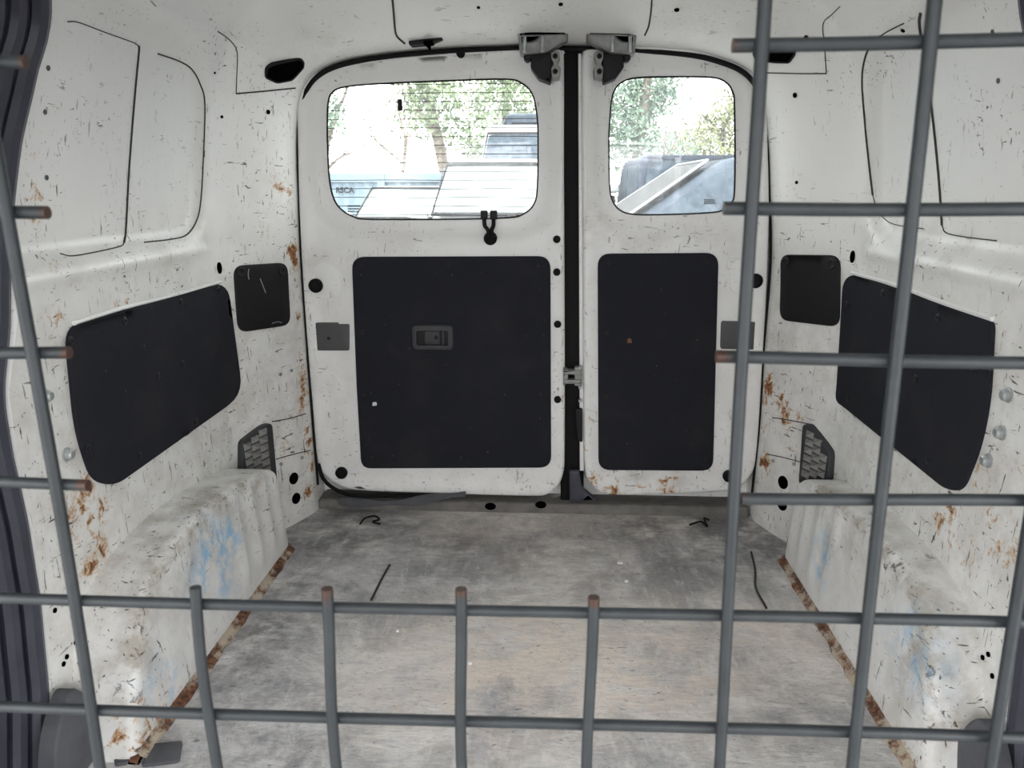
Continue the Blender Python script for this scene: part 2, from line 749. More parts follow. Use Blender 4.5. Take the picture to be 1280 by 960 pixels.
def wall_at(Y, z, side):
    loc, nor, i, dist = BVH.ray_cast(Vector((0.2 * side, Y, z)), Vector((side, 0, 0)))
    if loc is None:
        loc, nor = Vector((.755 * side, Y, z)), Vector((-side, 0, 0))
    if nor.x * side > 0:
        nor = -nor
    return loc, nor


def wall_map(side):
    def f(u, v, h):
        loc, nor = wall_at(u, v, side)
        return loc + nor * h
    return f


def yz(pts):
    out = []
    for q in pts:
        l, n = hit(*q)
        out.append((l.y, l.z))
    return out


def blob_wear(lists, base=0.0):
    """lists: three lists of (point, radius, weight) -> function giving per-vertex weights"""
    def f(V):
        W = np.zeros((len(V), 3))
        W[:, 1] = base * (1 - sstep(V[:, 2], .62, .86))
        for c, bl in enumerate(lists):
            for p, r, w in bl:
                d2 = ((V - np.array(p)) ** 2).sum(1)
                W[:, c] = np.maximum(W[:, c], w * np.exp(-d2 / (r * r)))
        return W
    return f


def hb(lst):
    out = []
    for px, py, r, w in lst:
        try:
            out.append((tuple(hit(px, py)[0]), r, w))
        except ValueError:
            pass
    return out


def line_blobs(pts, r, w, step=14):
    out = []
    for (a, b), (c, d) in zip(pts[:-1], pts[1:]):
        k = max(1, int(math.hypot(c - a, d - b) / step))
        out += [(a + (c - a) * i / k + random.uniform(-5, 2), b + (d - b) * i / k, r * random.uniform(.6, 1.5), w * random.uniform(.35, 1.0)) for i in range(k)]
    return out


rustL = hb(line_blobs([(366, 240), (370, 330), (376, 440), (382, 520), (390, 600)], .026, 1.3) +
           [(350, 236, .05, .75), (330, 292, .045, .75), (312, 222, .03, .6), (345, 232, .03, .8), (358, 555, .05, .65), (382, 505, .05, .7),
            (386, 615, .04, .9), (95, 640, .09, .72), (120, 690, .08, .85), (110, 610, .06, .85), (130, 630, .05, .8), (60, 600, .05, .5),
            (44, 215, .05, .55), (44, 255, .05, .7), (62, 330, .05, .6), (68, 395, .05, .7), (80, 440, .04, .7), (150, 380, .03, .9), (158, 378, .02, .9),
            (30, 420, .06, .45), (70, 560, .06, .5), (100, 720, .06, .6), (85, 800, .04, .4)])
rustR = hb(line_blobs([(962, 470), (960, 520), (956, 580), (950, 610)], .028, 1.35) +
           [(985, 520, .05, .95), (975, 500, .04, .9), (1000, 525, .03, .8), (985, 560, .04, .6), (1185, 655, .07, .75), (1190, 640, .04, .9),
            (1245, 620, .08, .6), (1250, 690, .07, .65), (1222, 590, .05, .8), (1215, 700, .08, .55), (1260, 430, .05, .45), (1262, 170, .05, .45),
            (1180, 372, .03, .55), (1270, 560, .05, .5), (1150, 600, .05, .3)])
dirtL = hb([(225, 310, .07, .5), (160, 335, .06, .42), (250, 295, .06, .55), (100, 345, .06, .35), (230, 560, .10, .45), (320, 520, .12, .35), (150, 625, .10, .45),
            (330, 480, .12, .3), (70, 700, .12, .35), (60, 400, .12, .25), (200, 330, .10, .4), (300, 300, .1, .2), (340, 250, .1, .25)])
dirtR = hb([(1090, 300, .07, .45), (1140, 315, .07, .5), (1190, 325, .06, .4), (1080, 555, .12, .4), (1180, 650, .12, .35), (1240, 680, .12, .35), (1000, 480, .1, .3),
            (1245, 380, .1, .3), (1110, 590, .1, .45)])

wall_left = obj('wall_left', (VL, FL), 'worn_white_paint', None, blob_wear([rustL, dirtL, []], .42), smooth=60, origin=(-.74, 1.5, 0))
tag(wall_left, 'worn white painted steel side wall of the van beside the clear heated rear window', 'wall', None, 'structure')
wall_right = obj('wall_right', (VR, FR), 'worn_white_paint', None, blob_wear([rustR, dirtR, []], .42), smooth=60, origin=(.74, 1.5, 0))
tag(wall_right, 'worn white painted steel side wall of the van beside the dirty small rear window', 'wall', None, 'structure')

# ceiling: the rear part with header plus the roof over the cab
VC, FC = join((VCl, FCl), (VCr, FCr))
VF, FF = [], []
for k, Y in enumerate((-1.15, -0.4, 0.30)):
    for s, rng in ((-1, range(0, NP)), (1, range(NP - 2, -1, -1))):
        for i in rng:
            if PM[i, 1] > 1.0:
                VF.append((PM[i, 0] * s, Y, PM[i, 1]))
m = len(VF) // 3
for k in range(2):
    FF += [(k * m + i, k * m + i + 1, (k + 1) * m + i + 1, (k + 1) * m + i) for i in range(m - 1)]
ceiling = obj('ceiling', join((VC, FC), (VF, FF)), 'roof_white_paint', None,
              blob_wear([[], hb([(400, 55, .12, .25), (300, 75, .1, .25), (640, 45, .12, .2), (950, 40, .1, .2), (860, 35, .1, .2)]), []]), smooth=60, origin=(0, 1, 1.37))
tag(ceiling, 'white painted van roof and rear header above the doors', 'ceiling', None, 'structure')

# ------------------------------------------------------------------ floor
gx, gy = np.linspace(-.80, .80, 81), np.linspace(-1.15, 2.14, 165)
FV = [(x, y, 0.0) for y in gy for x in gx]
FFc = [(j * 81 + i, j * 81 + i + 1, (j + 1) * 81 + i + 1, (j + 1) * 81 + i) for j in range(164) for i in range(80)]


def fb(lst):
    return [(tuple(onZ(a, b)), r, w) for a, b, r, w in lst]


floor_warm = fb([(680, 810, .20, 1.0), (620, 850, .2, .9), (760, 840, .2, .9), (560, 800, .2, .6), (820, 800, .2, .7), (700, 700, .2, .45), (600, 655, .2, .5), (780, 645, .2, .45),
                 (500, 860, .16, .5), (880, 860, .18, .7), (640, 648, .12, .8), (740, 650, .12, .7), (960, 800, .2, .6)])  # beige tone, strongest around the middle of the floor
floor_dark = fb([(900, 660, .14, .9), (800, 660, .14, .7), (940, 650, .12, .9), (420, 680, .14, .7), (480, 660, .14, .6), (570, 680, .13, .6), (330, 790, .12, .8), (300, 830, .12, .6),
                 (650, 690, .13, .5), (730, 680, .13, .45), (870, 700, .15, .55), (380, 740, .12, .5), (440, 645, .15, .7), (960, 690, .12, .7), (980, 900, .14, .4)])
floor_white = fb([(640, 795, .05, .9), (555, 800, .07, .7), (520, 790, .06, .5), (740, 640, .05, .8), (700, 665, .08, .55), (760, 660, .05, .7), (460, 740, .08, .6), (330, 930, .2, .8),
                  (500, 930, .2, .6), (260, 940, .2, .7), (700, 930, .2, .45), (850, 940, .2, .35), (790, 870, .08, .6), (870, 830, .09, .5), (400, 870, .12, .4), (420, 720, .06, .6)])
floor_dark = [(p, r, w * 1.3) for p, r, w in floor_dark]
floor = obj('floor', (FV, FFc), 'worn_grey_floor', None, blob_wear([floor_warm, floor_dark, floor_white]), origin=(0, 0.5, 0))
tag(floor, 'scuffed grey cargo floor with beige and dark patches', 'floor', None, 'structure')


def floor_path(pxs, z=0.003):
    return smooth_path([onZ(a, b, z) for a, b in pxs], 6)


obj('floor_slit', tube(floor_path([(487, 706), (478, 722), (464, 750)]), 0.0028, 6), 'seam_sealer', floor)
obj('floor_slit', tube(floor_path([(939, 690), (944, 712), (945, 735), (958, 760)]), 0.0028, 6), 'seam_sealer', floor)
# seat anchor pocket at the front corner
pk = [onZ(a, b, 0.004) for a, b in ((172, 928), (186, 929), (173, 954), (160, 953))]
obj('anchor_pocket', slab([(p.x, p.y) for p in pk], lambda u, v, h: Vector((u, v, h)), 0.0, 0.004, 0.001), 'black_hole', floor)
pk = [onZ(a, b, 0.004) for a, b in ((165, 940), (180, 937), (172, 954), (162, 953))]
obj('anchor_bar', slab([(p.x, p.y) for p in pk], lambda u, v, h: Vector((u, v, h)), 0.0, 0.009, 0.002), 'rusty_steel', floor)
for poly in ([(140, 922), (172, 927), (160, 952), (143, 955)], [(188, 929), (228, 925), (224, 950), (176, 956)]):
    pk = [onZ(a, b, 0.006) for a, b in poly]
    obj('anchor_plate', slab(rounded([(p.x, p.y) for p in pk], .006), lambda u, v, h: Vector((u, v, h)), 0.0, 0.006, 0.002), 'grey_felt', floor)

# rear sill under the doors
sill = obj('trim_1', slab(rounded([(-.63, 2.085), (.63, 2.085), (.63, 2.20), (-.63, 2.20)], .01), lambda u, v, h: Vector((u, v, h)), 0.0, 0.030, 0.008), 'sill_metal')
tag(sill, 'grey dirty door sill along the bottom of the rear doors', 'sill', None, 'structure')
for px, py in ((613, 633), (676, 631)):
    p = onY(px, py, 2.083)
    obj('sill_slot', lathe((p.x, 2.084, max(p.z, .012)), (0, -1, 0), [(0.011, 0), (0.011, .002), (.009, .002), (.008, 0.001)], 16, 1.5), 'black_hole', sill)

# ------------------------------------------------------------------ rear doors
DY = 2.088       # inner skin plane of the doors


def dpl(px, py, Y=DY):
    p = onY(px, py, Y)
    return (p.x, p.z)


def door_map(u, v, h):
    return Vector((u, DY - h, v))


def plane_map(Y):
    return lambda u, v, h: Vector((u, Y - h, v))


W1 = [(405, 165), (406, 128), (412, 113), (428, 106), (470, 102), (560, 98), (632, 96), (652, 101), (665, 113), (671, 132), (674, 165), (673, 235), (668, 257),
      (655, 269), (635, 274), (560, 276), (462, 276), (440, 273), (422, 262), (412, 245), (407, 215)]
W2 = [(760, 170), (763, 128), (768, 110), (779, 99), (800, 94), (850, 93), (893, 94), (910, 100), (919, 112), (922, 135), (922, 235), (917, 255), (905, 265), (885, 268),
      (840, 270), (795, 270), (776, 265), (765, 252), (761, 230)]


def wpoly(pix, Y=DY):
    q = [Vector((*dpl(a, b, Y), 0)) for a, b in pix]
    q = smooth_path(q + [q[0]], 4)[:-1]
    return [(p.x, p.y) for p in q]


D1 = [(372, 200), (371, 140), (375, 117), (387, 97), (406, 85), (432, 78), (530, 68), (620, 62), (690, 59), (702, 62), (705, 75), (705, 200), (706, 400), (706, 560), (704, 592),
      (697, 608), (684, 618), (660, 620), (550, 617), (450, 613), (424, 607), (408, 596), (397, 578), (390, 500), (383, 420), (377, 330), (373, 250)]
D2 = [(727, 75), (730, 62), (742, 58), (800, 57), (870, 60), (915, 65), (938, 70), (951, 86), (956, 110), (960, 160), (962, 250), (959, 350), (954, 450), (947, 560), (940, 592),
      (925, 608), (905, 614), (830, 618), (775, 619), (752, 616), (738, 604), (731, 585), (729, 500), (728, 300), (727, 150)]

GL_Y = 2.111     # glass plane


def db(lst):
    return [((dpl(a, b)[0], DY, dpl(a, b)[1]), r, w) for a, b, r, w in lst]


def build_door(name, outl, win, label, rust, dirt):
    out = resample(wpoly(outl), 0.02)
    wn = wpoly(win)
    wn_big = inset(wn, -0.045)

    P = np.array(out)
    def relief(q):
        r = -0.016 * (1 - sstep(sdist(q, wn), .022, .062))
        return r + 0.006 * (1 - sstep(polydist(q, out), .02, .045))

    body = slab(out, door_map, -0.06, 0.0, 0.010, 0.016, [wn], hole_h=-(GL_Y - DY) - 0.002, relief=relief)
    d = obj(name, body, 'door_white_paint', None, blob_wear([db(rust), db(dirt), []], .16), smooth=45)
    tag(d, label, 'van door', None, 'structure')
    # outer skin closing the opening from outside
    xs = P[:, 0]
    lo = xs.min() - (0.06 if xs.min() < -.3 else 0.0)
    hi = xs.max() + (0.06 if xs.max() > .3 else 0.0)
    sk = rounded([(lo, -.10), (hi, -.10), (hi, 1.36), (lo, 1.36)], .03)
    wq = inset(wpoly(win, 2.16), -0.012)
    obj('outer_skin', slab(sk, plane_map(2.165), -0.012, 0.0, 0.003, None, [wq]), 'door_white_paint', d)
    return d, wn


door_1, wn1 = build_door('door_1', D1, W1, 'white rear van door with heated window and recessed pull handle',
                         [(690, 460, .03, .6), (705, 500, .03, .6), (645, 612, .04, .55), (470, 312, .03, .5), (695, 600, .03, .5), (390, 470, .03, .35), (700, 420, .03, .4)],
                         [(398, 330, .04, .55), (500, 310, .08, .25), (420, 520, .08, .28), (430, 470, .06, .25), (640, 600, .1, .25), (695, 270, .05, .25)])
door_2, wn2 = build_door('door_2', D2, W2, 'narrow white rear van door with dirty window and rust along its bottom',
                         [(745, 600, .04, .9), (765, 612, .05, .95), (800, 612, .04, .7), (830, 610, .05, .95), (840, 598, .03, .8), (735, 560, .03, .6), (738, 520, .03, .6), (870, 610, .04, .6), (735, 440, .03, .5)],
                         [(740, 290, .07, .6), (800, 300, .08, .45), (860, 303, .08, .35), (800, 596, .07, .8), (850, 598, .05, .6), (900, 300, .06, .3), (760, 598, .05, .6)])

for d, wn, mat in ((door_1, wn1, 'rear_glass_clean'), (door_2, wn2, 'rear_glass_dirty')):
    pane = obj('window_pane', slab(inset(wn, -0.004), plane_map(GL_Y + .004), 0, 0.004, 0.001), mat, d, smooth=30)
    rim = [Vector((u, GL_Y - .003, v)) for u, v in inset(wn, 0.0025)]
    obj('window_seal', tube(rim, 0.0030, 6, True), 'black_rubber', d)
    if d is door_1:
        pane_1 = pane
    else:
        pane_2 = pane

# heater wires on the big pane
gpoly = wpoly(W1, GL_Y - .002)
G = np.array(gpoly)
rr = random.Random(3)
for k in range(16):
    py = 106 + k * 10.9
    p0, p1 = onY(400, py, GL_Y - .003), onY(680, py - 1.5, GL_Y - .003)
    z = (p0.z + p1.z) / 2
    xs = []
    for i in range(len(G)):
        (x0, z0), (x1, z1) = G[i], G[(i + 1) % len(G)]
        if (z0 > z) != (z1 > z):
            xs.append(x0 + (x1 - x0) * (z - z0) / (z1 - z0))
    if len(xs) < 2:
        continue
    a, b = min(xs) + .006, max(xs) - .006
    V, F = tube([Vector((a + (b - a) * i / 8, GL_Y - .003, z + .0006 * math.sin(i * 1.3 + k))) for i in range(9)], 0.0009, 5)
    obj('heater_wire', (V, F), 'heater_wire', pane_1)
c = dpl(500, 131, GL_Y - .004)
obj('glass_tab', slab(rounded([(c[0] - .006, c[1] - .014), (c[0] + .006, c[1] - .014), (c[0] + .006, c[1] + .014), (c[0] - .006, c[1] + .014)], .002), plane_map(GL_Y - .001), 0, .006, .001), 'black_plastic', pane_1)


def text_mesh(s, size, mat, name, parent, loc, xdir=1, rot=None):
    cu = bpy.data.curves.new(name, 'FONT')
    cu.body = s
    cu.size = size
    cu.align_x = 'CENTER'
    cu.align_y = 'CENTER'
    cu.extrude = 0.0004
    cu.offset = size * 0.03
    tmp = bpy.data.objects.new(name + '_tmp', cu)
    COL.objects.link(tmp)
    dg = bpy.context.evaluated_depsgraph_get()
    me = bpy.data.meshes.new_from_object(tmp.evaluated_get(dg))
    bpy.data.objects.remove(tmp)
    V = [(loc[0] + xdir * v.co.x, loc[1] - v.co.z, loc[2] + v.co.y) for v in me.vertices]
    F = [tuple(p.vertices) for p in me.polygons]
    bpy.data.meshes.remove(me)
    return obj(name, (V, F), mat, parent, smooth=0)


def stamp(px, py, w, h, mat, parent):
    """small maker's stamp etched in the glass: rows of short bars, too small to read"""
    c = dpl(px, py, GL_Y - .003)
    vfs = []
    r2 = random.Random(px)
    for row in range(3):
        x = -w / 2
        while x < w / 2 - .001:
            l = r2.uniform(.0015, .004)
            z = c[1] + (1 - row) * h / 3
            vfs.append(box((c[0] + x, GL_Y - .0036, z - h * .11), (c[0] + x + l, GL_Y - .003, z + h * .11)))
            x += l + .0012
    obj('glass_stamp', join(*vfs), mat, parent, smooth=0)


stamp(442, 261, .032, .022, 'heater_wire', pane_1)
stamp(640, 268, .026, .010, 'white_etch', pane_1)
stamp(887, 252, .030, .014, 'heater_wire', pane_2)


def door_slab(name, pix, r, h1, mat, parent, bevel=.004, Y=DY, spacing=None, h0=-.004):
    return obj(name, slab(rounded([dpl(a, b, Y) for a, b in pix], r), plane_map(Y), h0, h1, bevel, spacing), mat, parent)


def screw(px, py, Y, parent, r=.007, mat='black_plastic'):
    c = dpl(px, py, Y)
    return obj('screw', lathe((c[0], Y, c[1]), (0, -1, 0), [(r, -.001), (r, .0008), (r * .75, .002), (r * .35, .002), (r * .3, .0009)], 12), mat, parent)


tp1 = door_slab('trim_panel', [(440, 321), (688, 320), (689, 584), (452, 585), (446, 480)], [.035, .035, .035, .03, 0], .007, 'black_carpet', door_1, .004)
tp2 = door_slab('trim_panel', [(747, 317), (898, 316), (891, 588), (748, 587)], [.035, .035, .035, .035], .007, 'black_carpet', door_2, .004)
for q in ((452, 333), (561, 333), (673, 332), (453, 417), (681, 400), (676, 494), (465, 572), (576, 573), (678, 572), (455, 495)):
    screw(*q, DY - .007, tp1)
for q in ((761, 330), (884, 328), (759, 417), (882, 415), (758, 497), (880, 497), (759, 574), (881, 574)):
    screw(*q, DY - .007, tp2)
# torn white fixings on the carpet
c = dpl(468, 505, DY - .008)
obj('torn_fixing', slab(rounded([(c[0] - .006, c[1] - .006), (c[0] + .007, c[1] - .004), (c[0] + .006, c[1] + .006), (c[0] - .005, c[1] + .005)], .003), plane_map(DY - .007), 0, .003, .001), 'white_etch', tp1)
c = dpl(787, 426, DY - .008)
obj('torn_fixing', slab(rounded([(c[0] - .007, c[1] - .006), (c[0] + .007, c[1] - .006), (c[0] + .004, c[1] + .006), (c[0] - .005, c[1] + .007)], .003), plane_map(DY - .007), 0, .003, .001), 'rusty_steel', tp2)

# recessed pull handle
hx0, hz1 = dpl(515, 405)
hx1, hz0 = dpl(568, 437)


def hrect(a, b, c, d, r):
    return rounded([(hx0 + (hx1 - hx0) * a, hz0 + (hz1 - hz0) * b), (hx0 + (hx1 - hx0) * c, hz0 + (hz1 - hz0) * b),
                    (hx0 + (hx1 - hx0) * c, hz0 + (hz1 - hz0) * d), (hx0 + (hx1 - hx0) * a, hz0 + (hz1 - hz0) * d)], r)


inner = hrect(.10, .17, .89, .80, .008)
hd = obj('door_handle', slab(hrect(0, 0, 1, 1, .016), plane_map(DY - .006), 0, .009, .005, None, [inner], hole_h=-.002), 'charcoal_plastic', door_1)
obj('handle_well', slab(inset(inner, -.001), plane_map(DY - .0065), 0, .001, .0005), 'black_plastic', hd)
obj('handle_lever', slab(hrect(.30, .22, .68, .76, .006), plane_map(DY - .007), 0, .006, .003), 'charcoal_plastic', hd)
obj('lever_grip', slab(hrect(.72, .22, .78, .76, .002), plane_map(DY - .007), 0, .007, .002), 'charcoal_plastic', hd)
cx, cz = hx0 + (hx1 - hx0) * .59, hz0 + (hz1 - hz0) * .52
obj('lock_button', lathe((cx, DY - .013, cz), (0, -1, 0), [(.006, 0), (.006, .002), (.004, .0025), (.003, .001)], 14), 'black_plastic', hd)
obj('well_lip', tube([Vector((u, DY - .0155, v)) for u, v in inner], .0016, 6, True), 'grey_plate_plastic', hd)

# pull-strap cover plates
p = door_slab('cover_plate', [(393, 403), (423, 403), (424, 405), (437, 405), (437, 438), (393, 438)], [.006, 0, 0, .005, .006, .006], .004, 'grey_plate_plastic', door_1, .002)
screw(411, 423, DY - .004, p, .005)
p = door_slab('cover_plate', [(901, 401), (947, 402), (946, 437), (900, 436)], [.008] * 4, .004, 'grey_plate_plastic', door_2, .002)


def plug(px, py, rpx, parent, Y=DY - .004, mat='black_rubber', sx=1.0, name='hole_plug'):
    c = dpl(px, py, Y)
    r = rpx * 2.17e-3 * 1.0
    return obj(name, lathe((c[0], Y, c[1]), (0, -1, 0), [(r, -.004), (r, .006), (r * .86, .007), (r * .74, .006), (r * .70, .0025)], 20, sx), mat, parent)


for q in ((395, 357, 9), (427, 591, 8), (696, 299, 4.6), (696, 340, 4.6), (697, 405, 4.6), (697, 499, 4.6), (576, 67, 5)):
    plug(*q, door_1)
for q in ((944, 351, 9), (911, 595, 8)):
    plug(*q, door_2)

# embossed beads in the door skins next to the cover plates
for poly, d in (([(388, 335), (404, 327), (425, 335), (428, 372), (386, 374)], door_1), ([(912, 330), (925, 322), (945, 324), (950, 366), (912, 368)], door_2)):
    door_slab('embossed_bead', poly, .03, .0025, 'door_white_paint', d, .0024, h0=-.002)

# glass heater plugs and their cables
gm = dpl(613, 298)
gr = obj('cable_grommet', lathe((gm[0], DY + .003, gm[1]), (0, -1, 0), [(.018, -.004), (.018, .006), (.014, .010), (.011, .009), (.010, .003)], 20), 'black_rubber', door_1)
for px in (605, 617):
    t0 = dpl(px, 263, GL_Y - .012)
    pl = obj('heater_plug', slab(rounded([(t0[0] - .0095, t0[1] - .024), (t0[0] + .0095, t0[1] - .024), (t0[0] + .0095, t0[1]), (t0[0] - .0095, t0[1])], .003), plane_map(GL_Y - .004), 0, .014, .003), 'black_plastic', door_1)
    pts = [Vector((t0[0], GL_Y - .012, t0[1] - .022)), Vector((t0[0] + (.003 if px < 610 else 0), DY - .002, t0[1] - .040)),
           Vector((gm[0] + (-.006 if px < 610 else .004), DY - .006, gm[1] + .022)), Vector((gm[0] + (-.004 if px < 610 else .004), DY + .0, gm[1]))]
    obj('cable', tube(smooth_path(pts, 5), .0055, 8), 'black_rubber', pl)

# centre gap seal and rear weatherstrip around the opening
cs = [dpl(706, 56, 2.115), dpl(727, 56, 2.115), dpl(729, 632, 2.115), dpl(706, 632, 2.115)]
cseal = obj('centre_seal', slab([(a - .012 if i in (0, 3) else a + .002, b) for i, (a, b) in enumerate(cs)], plane_map(2.15), 0, .034, .006), 'black_rubber', door_1)
# pale flange of the second door along the gap
fl = [dpl(723, 66), dpl(727, 66), dpl(730, 590), dpl(725, 590)]
obj('edge_flange', slab(fl, plane_map(2.115), 0, .018, .002), 'door_white_paint', door_2)
lt = [dpl(719, 510), dpl(728, 511), dpl(728, 552), dpl(722, 551)]
obj('lock_cover', slab(rounded(lt, .004), plane_map(2.095), 0, .014, .003), 'black_plastic', door_2)
sb = [dpl(711, 588), dpl(724, 588), dpl(728, 610), dpl(748, 626), dpl(712, 628)]
obj('corner_boot', slab(rounded(sb, .008), plane_map(2.10), 0, .016, .006), 'blue_grey_rubber', door_2)
# striker across the gap
for k, (poly, h) in enumerate(([[(704, 461), (726, 462), (726, 467), (704, 466)], .016], [[(704, 473), (726, 473), (726, 478), (704, 478)], .016],
                               [[(718, 458), (727, 457), (727, 482), (718, 481)], .010], [[(704, 458), (710, 461), (710, 478), (704, 481)], .010])):
    if k == 0:
        stk = obj('striker', slab(rounded([dpl(a, b) for a, b in poly], .002), plane_map(DY - .002), -.01, h, .002), 'cast_metal', door_2)
    else:
        obj('striker_bar' if k == 1 else 'striker_plate', slab(rounded([dpl(a, b) for a, b in poly], .002), plane_map(DY - .002), -.01, h, .002), 'cast_metal', stk)
for q in ((725, 459), (725, 483), (725, 500)):
    c = dpl(*q)
    obj('bolt', lathe((c[0], DY - .008, c[1]), (0, -1, 0), [(.005, -.008), (.005, .002), (.003, .004), (.001, .004)], 8), 'zinc_bolt', door_2)

# ------------------------------------------------------------------ weatherstrip round the rear opening
op = [(x, z) for x, z in [(-a, b) for a, b in PO[6:]] + [(a, b) for a, b in POS[1][6:][::-1][1:]]]
op = [(x * .993, z - .010 if z > 1.1 else z) for x, z in op]
seal = obj('weatherstrip', tube([Vector((x, YD + .018, z)) for x, z in op], [.0036 + .0030 * float(sstep(np.array([z]), 1.05, 1.22)[0]) for x, z in op], 8), 'black_rubber', ceiling)

# loose rubber strip hanging over the sill
lp = []
for i in range(25):
    t = i / 24
    px = 424 + t * (582 - 424)
    py = 626 + 3 * math.sin(t * 5) - (6 * max(0, t - .6) * 2.2)
    q = onY(px, py, 2.068 + .004 * math.sin(t * 9))
    lp.append(Vector((q.x, q.y, max(q.z, .014))))
ls = obj('rubber_strip', tube(lp, [.012 + .005 * math.sin(i * .5) for i in range(25)], 8, flat=.55), 'grey_felt')
tag(ls, 'loose grey rubber seal strip lying along the rear door sill', 'rubber strip')
ls2 = [onY(a, b, 2.078) for a, b in ((398, 580), (404, 598), (418, 611), (440, 619), (480, 620), (530, 619), (552, 621))]
obj('strip_edge', tube(smooth_path(ls2, 4), .006, 6), 'black_rubber', ls)

# ------------------------------------------------------------------ header: latch brackets, lamps, seams
HY = 2.035


def hpl(a, b):
    return dpl(a, b, HY)


def mirror(poly, on):
    return poly if not on else [(1430 - a, b) for a, b in poly]


def latch(flip, dx, parent_door):
    M = lambda poly: [(a + dx, b) for a, b in mirror(poly, flip)]
    up = M([(647, 40), (710, 40), (710, 51), (690, 62), (682, 67), (650, 69)])
    br = obj('latch_bracket', slab(rounded([hpl(*q) for q in up], .004), plane_map(HY), -.03, .012, .005), 'cast_metal', ceiling)
    obj('bracket_rim', tube([Vector((*[u[0]], HY - .013, u[1])) for u in rounded([hpl(*q) for q in M([(651, 46), (707, 44), (707, 51), (689, 61), (681, 65), (653, 66)])], .006)], .0022, 6, True), 'cast_metal', br)
    for x in (656, 678):
        obj('bracket_rod', slab(rounded([hpl(*q) for q in M([(x - 2, 47), (x + 2.5, 47), (x + 2.5, 67), (x - 2, 67)])], .002), plane_map(HY - .012), 0, .012, .003), 'zinc_bolt', br)
    obj('bracket_gap', slab([hpl(*q) for q in M([(656, 42), (706, 41), (706, 44.5), (656, 45.5)])], plane_map(HY - .012), 0, .003, .0005), 'black_hole', br)
    arm = obj('door_latch', slab(rounded([hpl(*q) for q in M([(664, 66), (690, 66), (690, 92), (688, 104), (673, 98), (663, 84)])], .004), plane_map(HY + .012), -.04, .014, .004), 'black_plastic', parent_door)
    obj('latch_roller', lathe((hpl(*M([(659, 72)])[0])[0], HY + .01, hpl(*M([(659, 72)])[0])[1]), (0, -1, 0), [(.009, -.02), (.009, .008), (.006, .011), (.002, .011)], 14), 'black_plastic', arm)
    pl_ = obj('mounting_plate', slab(rounded([hpl(*q) for q in M([(689, 66), (699, 65), (700, 73), (697, 80), (701, 86), (700, 98), (690, 99), (689, 86), (692, 80), (689, 74)])], .003), plane_map(HY + .004), -.03, .014, .002), 'cast_metal', arm)
    for yy in (71, 90):
        c = hpl(*M([(694, yy)])[0])
        obj('plate_bolt', lathe((c[0], HY - .009, c[1]), (0, -1, 0), [(.0065, -.002), (.0065, .003), (.004, .004), (.003, .002)], 10), 'black_plastic', arm)


latch(False, 0, door_1)
latch(True, 13, door_2)


def seam(pix, r, parent, name='panel_seam', mat='seam_sealer', per=5, sink=0.3):
    pts = []
    sm = smooth_path([Vector((a, b, 0)) for a, b in pix], per)
    for p in sm:
        try:
            l, n = hit(p.x, p.y)
        except ValueError:
            continue
        pts.append(l + n * (r * sink))
    return obj(name, tube(pts, r, 6), mat, parent)


seam([(490, -6), (492, 15), (494, 38), (497, 46), (506, 54)], .0026, ceiling)
seam([(815, -6), (814, 12), (811, 32), (806, 44)], .0020, ceiling)
seam([(272, 39), (287, 50), (296, 64), (296, 90), (295, 117)], .0012, wall_left)
seam([(295, 117), (330, 114), (369, 110)], .0018, wall_left)
seam([(1050, 8), (1040, 18), (1029, 30), (1031, 60), (1033, 92)], .0012, wall_right)
seam([(1033, 92), (1000, 92), (958, 91)], .0014, wall_right)
seam([(340, 527), (362, 523), (382, 517)], .0014, wall_left)
seam([(345, 574), (366, 568), (388, 563)], .0014, wall_left)
seam([(966, 522), (985, 525), (1012, 530)], .0014, wall_right)
seam([(960, 568), (980, 572), (1006, 579)], .0014, wall_right)
# window-blank joints
seam([(84, 27), (98, 28), (130, 40), (166, 53), (173, 58)], .0010, wall_left)
seam([(173, 57), (173, 66), (168, 120), (161, 210), (157, 285), (155, 303)], .0022, wall_left)
seam([(155, 303), (150, 308), (120, 315), (90, 320), (75, 317)], .0012, wall_left)
seam([(197, 67), (225, 77), (240, 87), (250, 105), (256, 130), (254, 200), (251, 250), (246, 275), (234, 293), (215, 299), (180, 303)], .0016, wall_left)
seam([(1130, 29), (1110, 39), (1093, 50)], .0014, wall_right)
seam([(1093, 50), (1083, 68), (1078, 100), (1082, 160), (1087, 210), (1091, 244)], .0022, wall_right)
seam([(1091, 244), (1096, 260), (1105, 273), (1120, 281), (1155, 286)], .0010, wall_right)
seam([(1151, 16), (1150, 34), (1160, 95), (1169, 170), (1175, 235), (1178, 282)], .0026, wall_right)
seam([(1178, 282), (1183, 291), (1205, 296), (1246, 301)], .0012, wall_right)

# dark roller bracket in the header
br = obj('roller_bracket', slab(rounded([hpl(a, b) for a, b in ((511, 52), (552, 46), (554, 50), (535, 55), (512, 57))], .003), plane_map(HY - .003), -.035, .004, .002), 'black_plastic', ceiling)
obj('roller_pin', slab(rounded([hpl(a, b) for a, b in ((530, 52), (542, 51), (541, 55), (537, 56), (537, 60), (534, 60), (534, 56), (530, 56))], .001), plane_map(HY - .007), -.03, .006, .001), 'black_hole', br)


def wall_plug(px, py, r, parent, mat='black_hole', sx=1.0, name='hole_plug', h=.002):
    l, n = hit(px, py)
    return obj(name, lathe(l, n, [(r, -.003), (r, h), (r * .85, h), (r * .75, 0.0005)], 18, sx), mat, parent)


